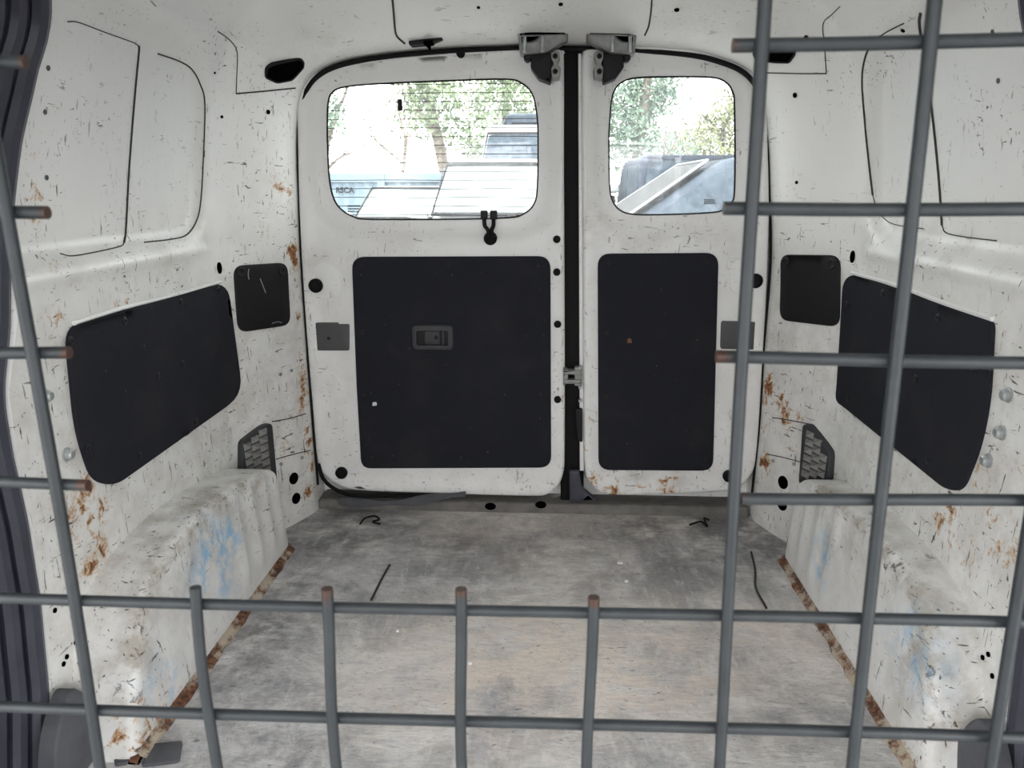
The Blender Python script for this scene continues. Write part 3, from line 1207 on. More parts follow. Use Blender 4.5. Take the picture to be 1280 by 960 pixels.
for q in ((598, 9, .004), (701, 5, .005), (846, 12, .006)):
    wall_plug(*q, ceiling)
for q in ((268, 91, .0028), (277, 146, .0035), (335, 140, .0055)):
    wall_plug(*q, wall_left)
for q in ((1008, 47, .006), (994, 119, .006), (996, 228, .004)):
    wall_plug(*q, wall_right)
for q in ((367, 598, .017), (370, 623, .016)):
    wall_plug(*q, wall_left)
for q in ((979, 603, .018), (978, 630, .018)):
    wall_plug(*q, wall_right)
wall_plug(274, 335, .014, wall_left, sx=.55)
wall_plug(1066, 321, .014, wall_right, sx=.55)
for q in ((350, 468, .0045), (364, 463, .0045), (351, 580, .005), (377, 572, .005)):
    wall_plug(*q, wall_left, 'zinc_bolt', name='rivet', h=.003)
for q in ((974, 440, .0045), (988, 443, .0045), (967, 576, .005), (993, 580, .005)):
    wall_plug(*q, wall_right, 'zinc_bolt', name='rivet', h=.003)
for q, par in ((((1261, 494), (1253, 541), (1236, 576)), wall_right), (((83, 568), (56, 495)), wall_left)):
    for (a, b) in q:
        l, n = hit(a, b)
        o = obj('bolt', lathe(l, n, [(.012, -.002), (.012, .002), (.009, .003), (.009, .009), (.006, .012), (.002, .012)], 10), 'zinc_bolt', par)
for q, par in (((1241, 40), wall_right), ((1248, 101), wall_right), ((56, 140), wall_left), ((60, 85), wall_left), ((58, 222), wall_left)):
    l, n = hit(*q)
    obj('bolt_hole', lathe(l, n, [(.0042, -.002), (.0042, .0012), (.003, .0012), (.0026, .0005)], 12), 'grey_plate_plastic', par)
for q, par in (((83, 821), wall_left), ((79, 830), wall_left), ((94, 803), wall_left), ((68, 763), wall_left), ((1236, 818), wall_right), ((1229, 822), wall_right), ((1241, 845), wall_right), ((1129, 38), wall_right)):
    wall_plug(*q, .0045, par, name='drain_hole') if False else wall_plug(q[0], q[1], .0042, par, name='drain_hole')


def wall_slab(name, pix, r, h1, mat, parent, side, bevel=.003, spacing=.02, h0=-.004):
    out = resample(rounded(yz(pix), r), .03)
    return obj(name, slab(out, wall_map(side), h0, h1, bevel, spacing), mat, parent, smooth=18)


def wall_screw(px, py, h, parent, r=.008):
    l, n = hit(px, py)
    return obj('screw', lathe(l + n * h, n, [(r, -.001), (r, .001), (r * .7, .0025), (r * .3, .0025), (r * .25, .001)], 12), 'black_plastic', parent)


tl = wall_slab('trim_panel', [(79, 409), (283, 353), (303, 499), (140, 608), (112, 600), (92, 540)], [.04, .045, .07, .06, .03, .2], .007, 'black_carpet', wall_left, -1)
for q in ((151, 401), (224, 455), (83, 426), (104, 560), (241, 527), (170, 570), (222, 377), (270, 362), (193, 470)):
    wall_screw(*q, .007, tl)
trr = wall_slab('trim_panel', [(1056, 341), (1245, 402), (1240, 500), (1228, 560), (1206, 614), (1185, 612), (1046, 503), (1048, 480)], [.045, .015, .2, .2, .03, .06, .08, 0], .007, 'black_carpet', wall_right, 1)
for q in ((1178, 397), (1063, 380), (1150, 473), (1112, 532), (1165, 575), (1222, 460), (1064, 498), (1108, 366)):
    wall_screw(*q, .007, trr)
# thin steel ledge along the top edge of the side trim panels
for pix, par in (([(90, 404), (150, 385), (215, 369), (274, 352)], wall_left), ([(1066, 341), (1120, 356), (1180, 378), (1243, 399)], wall_right)):
    seam(pix, .0045, par, 'panel_ledge', 'worn_white_paint', 4, .6)

al = wall_slab('access_cover', [(291, 332), (358, 328), (362, 406), (297, 416)], .03, .006, 'black_plastic', wall_left, -1, .003, .03)
ar = wall_slab('access_cover', [(977, 318), (1051, 319), (1050, 409), (976, 400)], .03, .006, 'black_plastic', wall_right, 1, .003, .03)
for q in ((299, 340), (350, 338)):
    l, n = hit(*q)
    obj('cover_clip', lathe(l + n * .006, n, [(.013, -.001), (.013, .001), (.010, .003), (.006, .001)], 14), 'black_plastic', al)
for q in ((985, 327), (1042, 330)):
    l, n = hit(*q)
    obj('cover_clip', lathe(l + n * .006, n, [(.013, -.001), (.013, .001), (.010, .003), (.006, .001)], 14), 'black_plastic', ar)
# scuffs on the cover
for pix in ([(309, 336), (308, 343), (309, 349)], [(323, 348), (327, 358), (330, 366)], [(338, 404), (345, 402), (350, 403)]):
    sm = smooth_path([Vector((a, b, 0)) for a, b in pix], 4)
    pts = [hit(p.x, p.y)[0] + hit(p.x, p.y)[1] * .0062 for p in sm]
    obj('scuff_mark', tube(pts, .0012, 5), 'pale_scuff', al)

# pillar vents under the roof corner
for pix, par in (([(331, 84), (338, 78), (376, 72), (381, 77), (379, 84), (364, 100), (346, 105), (331, 98)], wall_left),
                 ([(940, 66), (950, 52), (985, 50), (994, 58), (995, 68), (987, 80), (968, 78), (945, 74)], wall_right)):
    h3 = [hit(*q) for q in pix]
    cen = sum((a for a, b in h3), Vector()) / len(h3)
    nn = sum((b for a, b in h3), Vector()).normalized()
    uu = Vector((1, 0, 0)) - nn * nn.x
    uu.normalize()
    vv = nn.cross(uu)
    o2 = rounded([((a - cen).dot(uu), (a - cen).dot(vv)) for a, b in h3], .008)
    mf = lambda u, v, h, cen=cen, uu=uu, vv=vv, nn=nn: cen + uu * u + vv * v + nn * h
    pv = obj('pillar_vent', slab(o2, mf, -.012, .005, .004, None, [inset(o2, .003)], hole_h=-.002), 'black_plastic', par)
    obj('vent_floor', slab(inset(o2, .002), mf, -.004, .0025, .001), 'black_hole', pv)

# ribbed plastic grilles above the wheel arches
for side, par, pix in ((-1, wall_left, [(297, 552), (326, 530), (336, 528), (343, 606), (297, 592)]), (1, wall_right, [(1008, 530), (1016, 529), (1044, 565), (1042, 600), (1003, 604)])):
    o2 = yz(pix)
    out = rounded(o2, .012)
    mp = wall_map(side)
    vg = obj('vent_grille', slab(out, mp, -.004, .016, .005, .03), 'charcoal_plastic', par, smooth=35)
    P = np.array(out)
    lo, hi = P.min(0), P.max(0)
    vfs = []
    inn = inset(out, .010)
    su, sv = .027, .021
    u = lo[0]
    r = 0
    while u < hi[0]:
        v = lo[1] + (sv / 2 if r % 2 else 0)
        while v < hi[1]:
            if inside([(u, v)], inn)[0]:
                q = [mp(u - su * .5, v - sv * .46, .0155), mp(u + su * .5, v - sv * .46, .0155), mp(u + su * .5, v + sv * .46, .0155), mp(u - su * .5, v + sv * .46, .0155), mp(u, v, .029)]
                vfs.append((q, [(0, 1, 4), (1, 2, 4), (2, 3, 4), (3, 0, 4)]))
            v += sv
        u += su
        r += 1
    obj('grille_studs', join(*vfs), 'studs_plastic', vg, smooth=0)

# ------------------------------------------------------------------ wheel arches
ARCH = [(1.045, 0), (1.052, .03), (1.085, .12), (1.125, .205), (1.19, .258), (1.30, .283), (1.45, .288), (1.60, .275), (1.74, .252), (1.80, .225), (1.822, .17), (1.825, .08), (1.825, 0)]
arch_out = dense([(a, b) for a, b in ARCH], 5)
arch_out = [tuple(p) for p in arch_out]
arch_poly = resample(arch_out, .03)


def arch_relief(q):
    u, v = q[:, 0], q[:, 1]
    r = np.zeros(len(q))
    for c in (1.55, 1.635, 1.715, 1.785):
        r += .009 * np.exp(-((u - c) / .013) ** 2) * sstep(v, .03, .09)
    # the upper edge leans outwards
    return r - .020 * np.maximum(0.0, v - .03) / .25


def arch_blob(side, lst, k=1.35):
    out = []
    for a, b, r, w in lst:
        p = onX(a, b, side * .645)
        out.append((tuple(p), r * 1.1, w * k))
    return out


for side, par, xin, rust, dirt, blue in (
        (-1, wall_left, -.628, [(170, 905, .06, .95), (150, 910, .06, .8), (190, 905, .05, 1.0), (215, 880, .04, .7)],
         [(200, 650, .12, .9), (260, 620, .12, .8), (150, 720, .1, .7), (240, 700, .1, .5), (300, 600, .1, .6), (130, 780, .09, .9), (120, 830, .08, .8), (170, 820, .08, .5)],
         [(265, 690, .05, 1.2), (285, 670, .04, 1.0), (275, 720, .05, .7), (195, 860, .05, .6), (250, 720, .05, .6)]),
        (1, wall_right, .652, [(1120, 930, .06, .8), (1170, 715, .04, .6), (1150, 945, .05, .6)],
         [(1060, 640, .1, .5), (1120, 690, .1, .7), (1150, 760, .1, .9), (1140, 830, .1, .7), (1180, 800, .1, .8), (1030, 660, .08, .4), (1170, 900, .08, .6)],
         [(1021, 690, .035, 1.4), (1020, 712, .03, 1.2), (1120, 800, .06, .5), (1135, 830, .05, .5)])):
    xo = side * .76
    T = abs(xo - xin)
    mp = lambda u, v, h, xo=xo, side=side: Vector((xo - side * h, u, v))
    arch = obj('wheel_arch', slab(arch_poly, mp, 0, T, .020, .016, relief=arch_relief, segs=6), 'arch_white_paint', par,
               blob_wear([arch_blob(side, rust, .95), arch_blob(side, dirt) + [((xin + side * .012, a_, b_ - .006), .024, 1.5) for a_, b_ in arch_poly if b_ > .10 and a_ < 1.70], arch_blob(side, blue)]), smooth=50)
    # rusty spot-weld flange on the floor
    ys = np.linspace(1.05, 1.82, 30)
    fv, ff = [], []
    rj = random.Random(int(side * 3 + 9))
    for i, y in enumerate(ys):
        wv = .007 + rj.uniform(-.003, .003)
        dz = rj.uniform(0, .002)
        fv += [(xin - side * -.004, y, .017 + dz), (xin - side * .002, y, .015 + dz), (xin - side * (wv * .55), y, .009 + dz), (xin - side * (wv + .006), y, .006), (xin - side * (wv + .008), y, -.002)]
    for i in range(29):
        ff += [(i * 5 + k, i * 5 + k + 1, (i + 1) * 5 + k + 1, (i + 1) * 5 + k) for k in range(4)]
    obj('weld_flange', (fv, ff), 'rusty_white_flange', arch)
    # grey felt kick piece in front of the arch
    kp = rounded([(.95, 0.0), (1.075, 0.0), (1.080, .055), (1.062, .120), (1.035, .152), (.985, .115), (.955, .06)], [0, 0, .03, .02, .02, .03, .03])
    obj('felt_flap', slab(kp, lambda u, v, h, side=side: Vector((side * (.708 - h + .08 * max(0, v - .05)), u, v)), -.02, .008, .005, .02), 'grey_felt', par)

# blocks the view past the arch, outer wheel-house side: body return at the sliding-door opening
for side, par in ((-1, wall_left), (1, wall_right)):
    # ribbed rubber seal round the sliding-door opening
    zs = np.linspace(0.0, 1.26, 34)
    for k, (dx, dy, r) in enumerate(((.012, -.016, .015), (.028, -.040, .014), (.046, -.062, .014))):
        pts = []
        for z in zs:
            i = int(np.argmin(np.abs(PM[:SPLIT, 1] - z)))
            x = PM[i, 0] + dx + .018 * float(np.exp(-((z - 1.0) / .25) ** 2))
            pts.append(Vector((side * x, front_edge(z) + dy, z)))
        # carry on forward along the top of the opening
        top = pts[-1]
        for f in (.04, .10, .2, .4, .6):
            pts.append(Vector((top.x - side * .004, top.y - f, 1.275 + .012 * min(1, f / .1))))
        obj('door_seal', tube(smooth_path(pts, 2), r, 8), 'blue_grey_rubber', par)

# returns behind the pillar edges, outer side skins and roof skin close the body
for side, par in ((-1, wall_left), (1, wall_right)):
    rv_, rf_ = [], []
    zz = np.linspace(0, 1.24, 40)
    for k, z in enumerate(zz):
        i = int(np.argmin(np.abs(PM[:SPLIT, 1] - z)))
        yf = float(front_edge(z))
        rel = float(wall_relief(np.array([yf]), np.array([z]))[0])
        rv_ += [(side * (PM[i, 0] + rel), yf, z), (side * .828, yf - .03, z)]
        if k:
            rf_.append((2 * k - 2, 2 * k - 1, 2 * k + 1, 2 * k))
    obj('pillar_return', (rv_, rf_), 'door_white_paint', par, blob_wear([[], [], []]))
    a, b = sorted((side * .885, side * .90))
    obj('outer_panel', box((a, .26, -.06), (b, 2.18, 1.42)), 'door_white_paint', par, blob_wear([[], [], []]), smooth=0)
obj('roof_skin', box((-.90, -1.24, 1.405), (.90, 2.18, 1.42)), 'door_white_paint', ceiling, blob_wear([[], [], []]), smooth=0)

# sliding doors: dark lined inner faces
for nm, side, lab in (('door_3', -1, 'dark lined sliding side door beside the wall with the heated window'), ('door_4', 1, 'dark lined sliding side door beside the wall with three zinc bolts')):
    mp = lambda u, v, h, side=side: Vector((side * (.875 - h), u, v))
    d = obj(nm, slab(rounded([(.32, -.02), (1.30, -.02), (1.30, 1.33), (.32, 1.33)], .03), mp, 0, .045, .01), 'dark_door_trim')
    tag(d, lab, 'van door', None, 'structure')
    obj('trim_panel', slab(rounded([(.40, .15), (1.02, .15), (1.02, .70), (.40, .70)], .05), mp, .045, .055, .005), 'black_carpet', d)
    obj('step_tread', slab([(.32, -.02), (1.06, -.02), (1.06, .06), (.32, .10)], lambda u, v, h, side=side: Vector((side * (.835 - h), u, v)), 0, .03, .01), 'grey_felt', d)

# ------------------------------------------------------------------ cab around the camera (lets the daylight in)
cabv = []
for s in (-1, 1):
    a, b = sorted((s * .76, s * .86))
    cabv.append(box((a, .26, 0), (b, .36, 1.34)))            # B pillar
    cabv.append(box((a, -1.15, 0), (b, .26, .08)))           # door sill (unseen front doors left open to let low daylight in)
    cabv.append(box((a, -1.15, 1.20), (b, .26, 1.34)))       # roof rail
    cabv.append(box((a, -1.15, .08), (b, -.80, 1.20)))       # front quarter
    a, b = sorted((s * .68, s * .80))
    cabv.append(box((a, -1.22, .62), (b, -1.10, 1.34)))      # A pillar
cabv.append(box((-.8, -1.22, 0), (.8, -1.12, .78)))          # dashboard
cabv.append(box((-.8, -1.22, 1.28), (.8, -1.12, 1.40)))
cab = obj('wall_front', join(*cabv), 'cab_trim', smooth=0)
tag(cab, 'grey cab pillars, sills and dashboard wall round the open front doorways', 'wall', None, 'structure')
portal((0, -1.20, 1.03), (math.radians(90), 0, 0), 1.36, .50)
portal((-.85, -.27, .64), (0, math.radians(-90), 0), 1.12, 1.06)
portal((.85, -.27, .64), (0, math.radians(90), 0), 1.12, 1.06)

# ------------------------------------------------------------------ welded wire partition
GY = .40
GX = [-.231, -.155, -.078, 0.0, .076, .153, .231, .310, .387]
GZ = [.540, .614, .690, .764, .841, .917, .992, 1.067]
grid = empty('wire_mesh_partition', (0.05, GY, 0.49))
tag(grid, 'grey welded wire mesh partition with a cut out opening and rusty cut ends', 'mesh partition')


def wire(name, a, b, rust_ends=()):
    n = 40
    a, b = Vector(a), Vector(b)
    ph = random.uniform(0, 6)
    pts = []
    for i in range(n + 1):
        t = i / n
        p = a.lerp(b, t)
        w = .0010 * math.sin(t * 7 + ph)
        p = p + (Vector((0, w, w * .7)) if name == 'horizontal_wire' else Vector((w * .8, w, 0)))
        pts.append(p)
    vf = tube(pts, .0034, 10)
    ends = [(tuple(a if e == 0 else b), .007, .7) for e in rust_ends]
    obj(name, vf, 'galvanised_wire', grid, blob_wear([ends, [], []]))


XL, XR = -.52, .52
YH, YV = GY, GY - .006
ZB, ZT = .50, 1.12
wire('vertical_wire', (-.307, YV, ZB), (-.307, YV, ZT))
wire('vertical_wire', (-.229, YV, ZB), (-.2325, YV, ZT))
for x, zt in ((-.155, .703), (-.078, .704), (0.0, .706), (.076, .703)):
    wire('vertical_wire', (x, YV, ZB), (x, YV, zt), (1,))
for x0, x1 in ((.156, .145), (.2345, .2215), (.314, .30), (.39, .376)):
    wire('vertical_wire', (x0, YV, ZB), (x1, YV, ZT))
for z in (.540, .614, .690):
    wire('horizontal_wire', (XL, YH, z), (XR, YH, z + (.002 if z < .6 else 0)))
for z in (.764, .841, .917, .990, 1.066):
    wire('horizontal_wire', (XL, YH, z), (-.2135, YH, z), (1,))
for z, xe in ((.764, .156), (.842, .1375), (.919, .136), (.995, .135), (1.07, .135)):
    wire('horizontal_wire', (XR, YH, z + (.003 if z > .98 else 0)), (xe, YH, z), (1,))
# frame that holds the mesh (outside the picture)
for nm, lo, hi in (('mesh_post', (-.535, GY - .012, 0.0), (-.515, GY + .012, 1.135)), ('mesh_post', (.515, GY - .012, 0.0), (.535, GY + .012, 1.135)),
                   ('mesh_rail', (-.515, GY - .012, 1.115), (.515, GY + .012, 1.135)), ('mesh_rail', (-.515, GY - .012, .49), (.515, GY + .012, .51))):
    obj(nm, box(lo, hi), 'galvanised_wire', grid, blob_wear([[], [], []]), smooth=0)

# ------------------------------------------------------------------ small things on the floor
for pxs, lab in (([(450, 655), (456, 648), (468, 645), (474, 649), (466, 652), (475, 655)], 'tangled black wire scrap lying on the floor near the loose rubber strip'),
                 ([(862, 656), (876, 652), (884, 658), (880, 648), (886, 650)], 'bent black wire scrap on the floor below the narrow rear door')):
    w = obj('wire_scrap', tube(smooth_path([onZ(a, b, .006) for a, b in pxs], 6), .0028, 6), 'black_rubber')
    tag(w, lab, 'wire scrap')
rf = random.Random(5)
for k, (a, b, s) in enumerate(((775, 704, .008), (783, 727, .005), (587, 829, .006), (497, 789, .005))):
    c = onZ(a, b)
    n = 7
    o2 = [(c.x + s * rf.uniform(.7, 1.1) * math.cos(6.283 * i / n), c.y + s * rf.uniform(.7, 1.1) * math.sin(6.283 * i / n)) for i in range(n)]
    f = obj('paint_flake', slab(o2, lambda u, v, h: Vector((u, v, h)), 0.0, .0035, .001), 'white_etch')
    tag(f, ('white paint flake on the floor between the two floor slits, the biggest one', 'white paint flake on the floor just in front of the biggest flake', 'white paint flake on the beige patch of the floor', 'white paint flake on the grey floor in front of the straight floor slit')[k], 'paint flake', 'paint flakes on the floor')

# ================================================================== outside
GZ0 = -0.55


def mat_simple(name, a, b, scale, rough=.6, metal=0.0):
    t = NT(name)
    t.set(t.mix(t.step(t.noise(scale, 6), .35, .65), a, b), rough, metal)
    return t


t = mat_simple('asphalt', (.24, .24, .235), (.34, .335, .325), 3, .9)
mat_simple('bark', (.10, .08, .06), (.20, .17, .14), 8, .9)
mat_simple('leaf_green', (.10, .145, .07), (.19, .235, .12), 2, .6)
mat_simple('leaf_blue_green', (.08, .13, .09), (.15, .21, .14), 2, .6)
mat_simple('leaf_olive', (.12, .14, .06), (.22, .23, .11), 2, .6)
mat_simple('car_white', (.42, .43, .425), (.46, .46, .455), 2, .5)
mat_simple('car_navy', (.03, .04, .06), (.045, .055, .08), 2, .6).b.inputs['Specular IOR Level'].default_value = .1
mat_simple('car_silver', (.42, .44, .45), (.48, .50, .50), 2, .3, .3)
mat_simple('car_glass', (.035, .050, .065), (.065, .085, .105), 9, .5).b.inputs['Specular IOR Level'].default_value = .08
mat_simple('car_screen_sky_tone', (.22, .27, .27), (.40, .45, .44), 3, .2).b.inputs['Specular IOR Level'].default_value = .3  # pale colour stands for the sky reflected in the windscreens
mat_simple('car_slate', (.045, .058, .075), (.075, .092, .115), 5, .6).b.inputs['Specular IOR Level'].default_value = .1
mat_simple('tyre', (.02, .02, .02), (.03, .03, .03), 8, .9)
mat_simple('headlamp', (.55, .58, .60), (.7, .72, .74), 8, .15)
mat_simple('blue_grey_sheet', (.16, .22, .26), (.21, .275, .315), 1.5, .6)
mat_simple('dark_paint', (.012, .014, .018), (.02, .022, .028), 6, .8).b.inputs['Specular IOR Level'].default_value = .1

g = obj('ground', slab([(-80, -80), (80, -80), (80, 120), (-80, 120)], lambda u, v, h: Vector((u, v, GZ0 + h)), -.2, 0, .01), 'asphalt')
tag(g, 'grey asphalt yard outside the van', 'ground', None, 'structure')

# corrugated blue grey fence
fe = empty('sheet_fence', (-2.4, 15.0, GZ0))
tag(fe, 'blue grey sheet metal fence with lettering behind the parked cars', 'fence')
ftop = onY(500, 218, 15.0).z
x = -9.0
while x < -2.3:
    w = 1.2
    V, F = [], []
    n = 24
    for i in range(n + 1):
        xx = x + w * i / n
        yy = 15.0 + .018 * math.sin(i / n * 2 * math.pi * 6)
        V += [(xx, yy, GZ0), (xx, yy, ftop), (xx, yy + .02, GZ0), (xx, yy + .02, ftop)]
    for i in range(n):
        a, b = i * 4, (i + 1) * 4
        F += [(a, b, b + 1, a + 1), (a + 2, a + 3, b + 3, b + 2), (a + 1, b + 1, b + 3, a + 3)]
    F += [(0, 1, 3, 2), (n * 4, n * 4 + 2, n * 4 + 3, n * 4 + 1)]
    obj('fence_sheet', (V, F), 'blue_grey_sheet', fe, smooth=0)
    x += w
obj('fence_rail', box((-9, 14.93, ftop - .14), (-1.8, 14.985, ftop + .02)), 'blue_grey_sheet', fe, smooth=0)
for px in (477,):
    c = onY(px, 240, 14.95)
    obj('fence_post', box((c.x - .07, 14.91, GZ0), (c.x + .07, 14.97, ftop)), 'blue_grey_sheet', fe, smooth=0)
c = onY(431, 238, 14.96)
text_mesh('RSCA', .145, 'dark_paint', 'fence_lettering', fe, (c.x, 14.955, c.z))


# ---- vehicles (local frame: +x = forward, length along x, z = 0 on the ground)
def vehicle(name, label, loc, rz, L, W, H, body_pts, cab_pts, paint, screen='car_screen_sky_tone', taper=.16, wheel_r=.32, wheels=(0.2, 0.8), edge='tyre', edge_r=.022):
    root = empty(name, loc, rz)
    tag(root, label, 'car' if H < 1.8 else 'van')
    mp = lambda half: (lambda u, v, h: Vector((u, half * h, v)))

    def bodyslab(pts, half, bev, r, tp=0.0, z0=0, z1=1):
        out = resample(rounded(pts, r, 5), .25)

        def mfun(u, v, h):
            k = 1 - tp * max(0, (v - z0) / max(1e-6, (z1 - z0)))
            return Vector((u, h * k, v))
        a = slab(out, mfun, -half + bev, half, bev, None, segs=4)
        b = slab(out, lambda u, v, h: Vector((mfun(u, v, h).x, -mfun(u, v, h).y, v)), -half + bev, half, bev, None, segs=4)
        return join(a, b)
    P = lambda pts: [(-L / 2 + a * L, b * H) for a, b in pts]
    obj('body', bodyslab(P(body_pts), W / 2, .09, .16), paint, root, local=True)
    cp = P(cab_pts)
    z0, z1 = min(b for a, b in cp), max(b for a, b in cp)
    obj('cabin', bodyslab(cp, W / 2 - .03, .10, .12, taper, z0, z1), paint, root, local=True)
    # glass: front and rear screens follow the cabin slope, side windows lie on the cabin flanks
    q = sorted(cp, key=lambda p: p[1])
    low = sorted(q[:2])
    top = sorted([p for p in cp if p[1] > z0 + .6 * (z1 - z0)])
    rl, fl_, rt_, ft = low[0], low[1], top[0], top[-1]

    def quad(pa, pb, ya, yb, off):
        d = Vector((pb[0] - pa[0], 0, pb[1] - pa[1]))
        n = Vector((d.z, 0, -d.x)).normalized()
        if n.z < 0 and abs(n.z) > .99:
            n = -n
        a = Vector((pa[0], 0, pa[1])) + d * .14 + n * off
        b = Vector((pa[0], 0, pa[1])) + d * .90 + n * off
        o2 = rounded([(-ya, 0), (ya, 0), (yb, 1), (-yb, 1)], [.1, .1, .08, .08])
        return slab(o2, lambda u, v, h: a.lerp(b, v) + Vector((0, u, 0)) + n * h, 0, .02, .006)
    hw = W / 2 - .03
    ws = obj('windscreen', quad(fl_, ft, hw * .95, hw * (1 - taper) * .93, .03), screen, root, local=True)
    d_ = Vector((ft[0] - fl_[0], 0, ft[1] - fl_[1]))
    nrm = Vector((d_.z, 0, -d_.x)).normalized()
    lo_, hi_ = Vector((fl_[0], 0, fl_[1])) + d_ * .12 + nrm * .05, Vector((fl_[0], 0, fl_[1])) + d_ * .92 + nrm * .05
    ya, yb = hw * .97, hw * (1 - taper) * .95
    sur = [lo_ + Vector((0, -ya, 0)), hi_ + Vector((0, -yb, 0)), hi_ + Vector((0, yb, 0)), lo_ + Vector((0, ya, 0))]
    obj('screen_surround', tube(sur, edge_r, 6, True), edge, ws, local=True)
    obj('rear_screen', quad(rl, rt_, -hw * .90, -hw * (1 - taper) * .88, -.03) if False else quad((rl[0], rl[1]), (rt_[0], rt_[1]), hw * .90, hw * (1 - taper) * .88, -.06), 'car_glass', root, local=True)
    for s in (-1, 1):
        zb, zt = z0 + .12 * (z1 - z0), z0 + .84 * (z1 - z0)

        def xat(a, b, z):
            return a[0] + (b[0] - a[0]) * (z - a[1]) / max(1e-6, b[1] - a[1])
        xr0, xr1 = xat(rl, rt_, zb) + .10, xat(rl, rt_, zt) + .08
        xf0, xf1 = xat(fl_, ft, zb) - .12, xat(fl_, ft, zt) - .08
        xm = (xr0 + xf0) / 2
        for pts in ([(xr0, zb), (xm - .05, zb), (xm - .05, zt), (xr1, zt)], [(xm + .05, zb), (xf0, zb), (xf1, zt), (xm + .05, zt)]):
            def sm(u, v, h, s=s):
                k = 1 - taper * max(0, (v - z0) / (z1 - z0))
                return Vector((u, s * ((hw) * k + h), v))
            obj('side_window', slab(rounded(pts, .06), sm, -.02, .008, .004), 'car_glass', root, local=True)
        for wx in wheels:
            wc = (-L / 2 + wx * L, s * (W / 2 - .02), wheel_r)
            wh = obj('wheel', lathe(wc, (0, s, 0), [(wheel_r, -.2), (wheel_r, -.03), (wheel_r * .93, .01), (wheel_r * .7, .012)], 24), 'tyre', root, local=True)
            obj('hubcap', lathe(wc, (0, s, 0), [(wheel_r * .66, .0), (wheel_r * .62, .02), (wheel_r * .2, .03), (.02, .03)], 16), 'car_silver', wh, local=True)
        obj('headlamp', slab(rounded([(s * W * .28 - .16, H * .40), (s * W * .28 + .16, H * .42), (s * W * .28 + .16, H * .50), (s * W * .28 - .16, H * .49)], .04), lambda u, v, h: Vector((L / 2 - .03 + h, u, v)), -.02, .04, .015), 'headlamp', root, local=True)
        mx = fl_[0] - .15
        mp_ = slab(rounded([(0, 0), (.24, .02), (.22, .15), (.02, .13)], .04), lambda u, v, h, s=s: Vector((mx + h, s * (hw + .02 + u), z0 + .05 + v)), 0, .12, .03)
        obj('wing_mirror', mp_, paint, root, local=True)
    obj('grille', slab(rounded([(-W * .2, H * .32), (W * .2, H * .32), (W * .2, H * .44), (-W * .2, H * .44)], .03), lambda u, v, h: Vector((L / 2 - .02 + h, u, v)), -.02, .03, .01), 'tyre', root, local=True)
    return root


HATCH_B = [(0, .16), (1, .16), (1, .46), (.97, .54), (.74, .62), (.03, .62), (0, .5)]
HATCH_C = [(.03, .60), (.80, .60), (.58, .98), (.50, 1.0), (.10, 1.0)]
SUV_B = [(0, .16), (1, .16), (1, .52), (.95, .58), (.72, .63), (.02, .63), (0, .5)]
SUV_C = [(.02, .61), (.76, .61), (.64, .97), (.58, 1.0), (.05, 1.0)]
VAN_B = [(0, .10), (1, .10), (1, .42), (.97, .50), (.88, .56), (.0, .56), (0, .4)]
VAN_C = [(.0, .54), (.90, .54), (.78, .96), (.74, 1.0), (.0, 1.0)]
CROSS = -math.pi / 2


def at(px, Y):
    p = onY(px, 232, Y)
    return (p.x, Y, GZ0)


vehicle('parked_car', 'white car with a large pale windscreen parked close behind the heated window', at(645, 9.3), CROSS, 4.1, 1.80, 1.77, SUV_B, SUV_C, 'car_white', 'car_screen_sky_tone', .13)
pv = vehicle('parked_van', 'tall white van with bluish windows parked behind the nearer white car', at(676, 14.0), CROSS, 4.9, 2.0, 2.42, VAN_B, VAN_C, 'car_white', 'car_glass', .12)
obj('roof_box', slab(rounded([(-.65, .0), (.65, .0), (.60, .20), (-.55, .20)], .08), lambda u, v, h: Vector((h, u, 2.42 + v)), -.9, .9, .15), 'car_glass', pv, local=True)
vehicle('parked_car', 'small white car parked before the blue grey fence', at(512, 13.15), CROSS, 3.5, 1.5, 1.47, HATCH_B, HATCH_C, 'car_white', 'car_screen_sky_tone', .2)
vehicle('parked_car', 'silver car parked by the lettering on the blue grey fence', at(290, 8.6), CROSS, 4.0, 1.66, 1.32, HATCH_B, HATCH_C, 'car_silver', 'car_screen_sky_tone', .2)
vehicle('parked_car', 'dark navy car parked beyond the dirty rear window', at(846, 12.2), CROSS + math.pi, 4.3, 1.7, 1.86, SUV_B, SUV_C, 'car_navy', 'car_glass', .05)
vehicle('parked_car', 'slate blue car with pale windscreen edge parked sideways beyond the dirty rear window', (1.54, 6.07, GZ0), math.pi, 4.3, 1.75, 1.69, HATCH_B, HATCH_C, 'car_slate', 'tyre', .2, edge='pale_scuff', edge_r=.009)


# ---- trees
def branch(p, d, l, r, depth, out, rnd, tips, fac=.66):
    pts, rs = [p], [r]
    q = p.copy()
    n = 4
    for i in range(n):
        d = (d + Vector((rnd.gauss(0, .12), rnd.gauss(0, .12), rnd.gauss(.02, .08)))).normalized()
        q = q + d * (l / n)
        pts.append(q.copy())
        rs.append(r * (1 - .45 * (i + 1) / n))
    out.append(tube(pts, rs, 6 if r > .03 else 4))
    tips.append(q.copy())
    if depth == 0:
        return
    for k in range(rnd.choice((2, 3, 3))):
        a = rnd.uniform(.3, .8)
        nd = (d + Vector((rnd.gauss(0, a), rnd.gauss(0, a * .6), rnd.gauss(.15, a * .5)))).normalized()
        st = pts[rnd.choice((2, 3, 4))]
        branch(st.copy(), nd, l * fac * rnd.uniform(.85, 1.2), r * .5, depth - 1, out, rnd, tips, max(fac, .55))


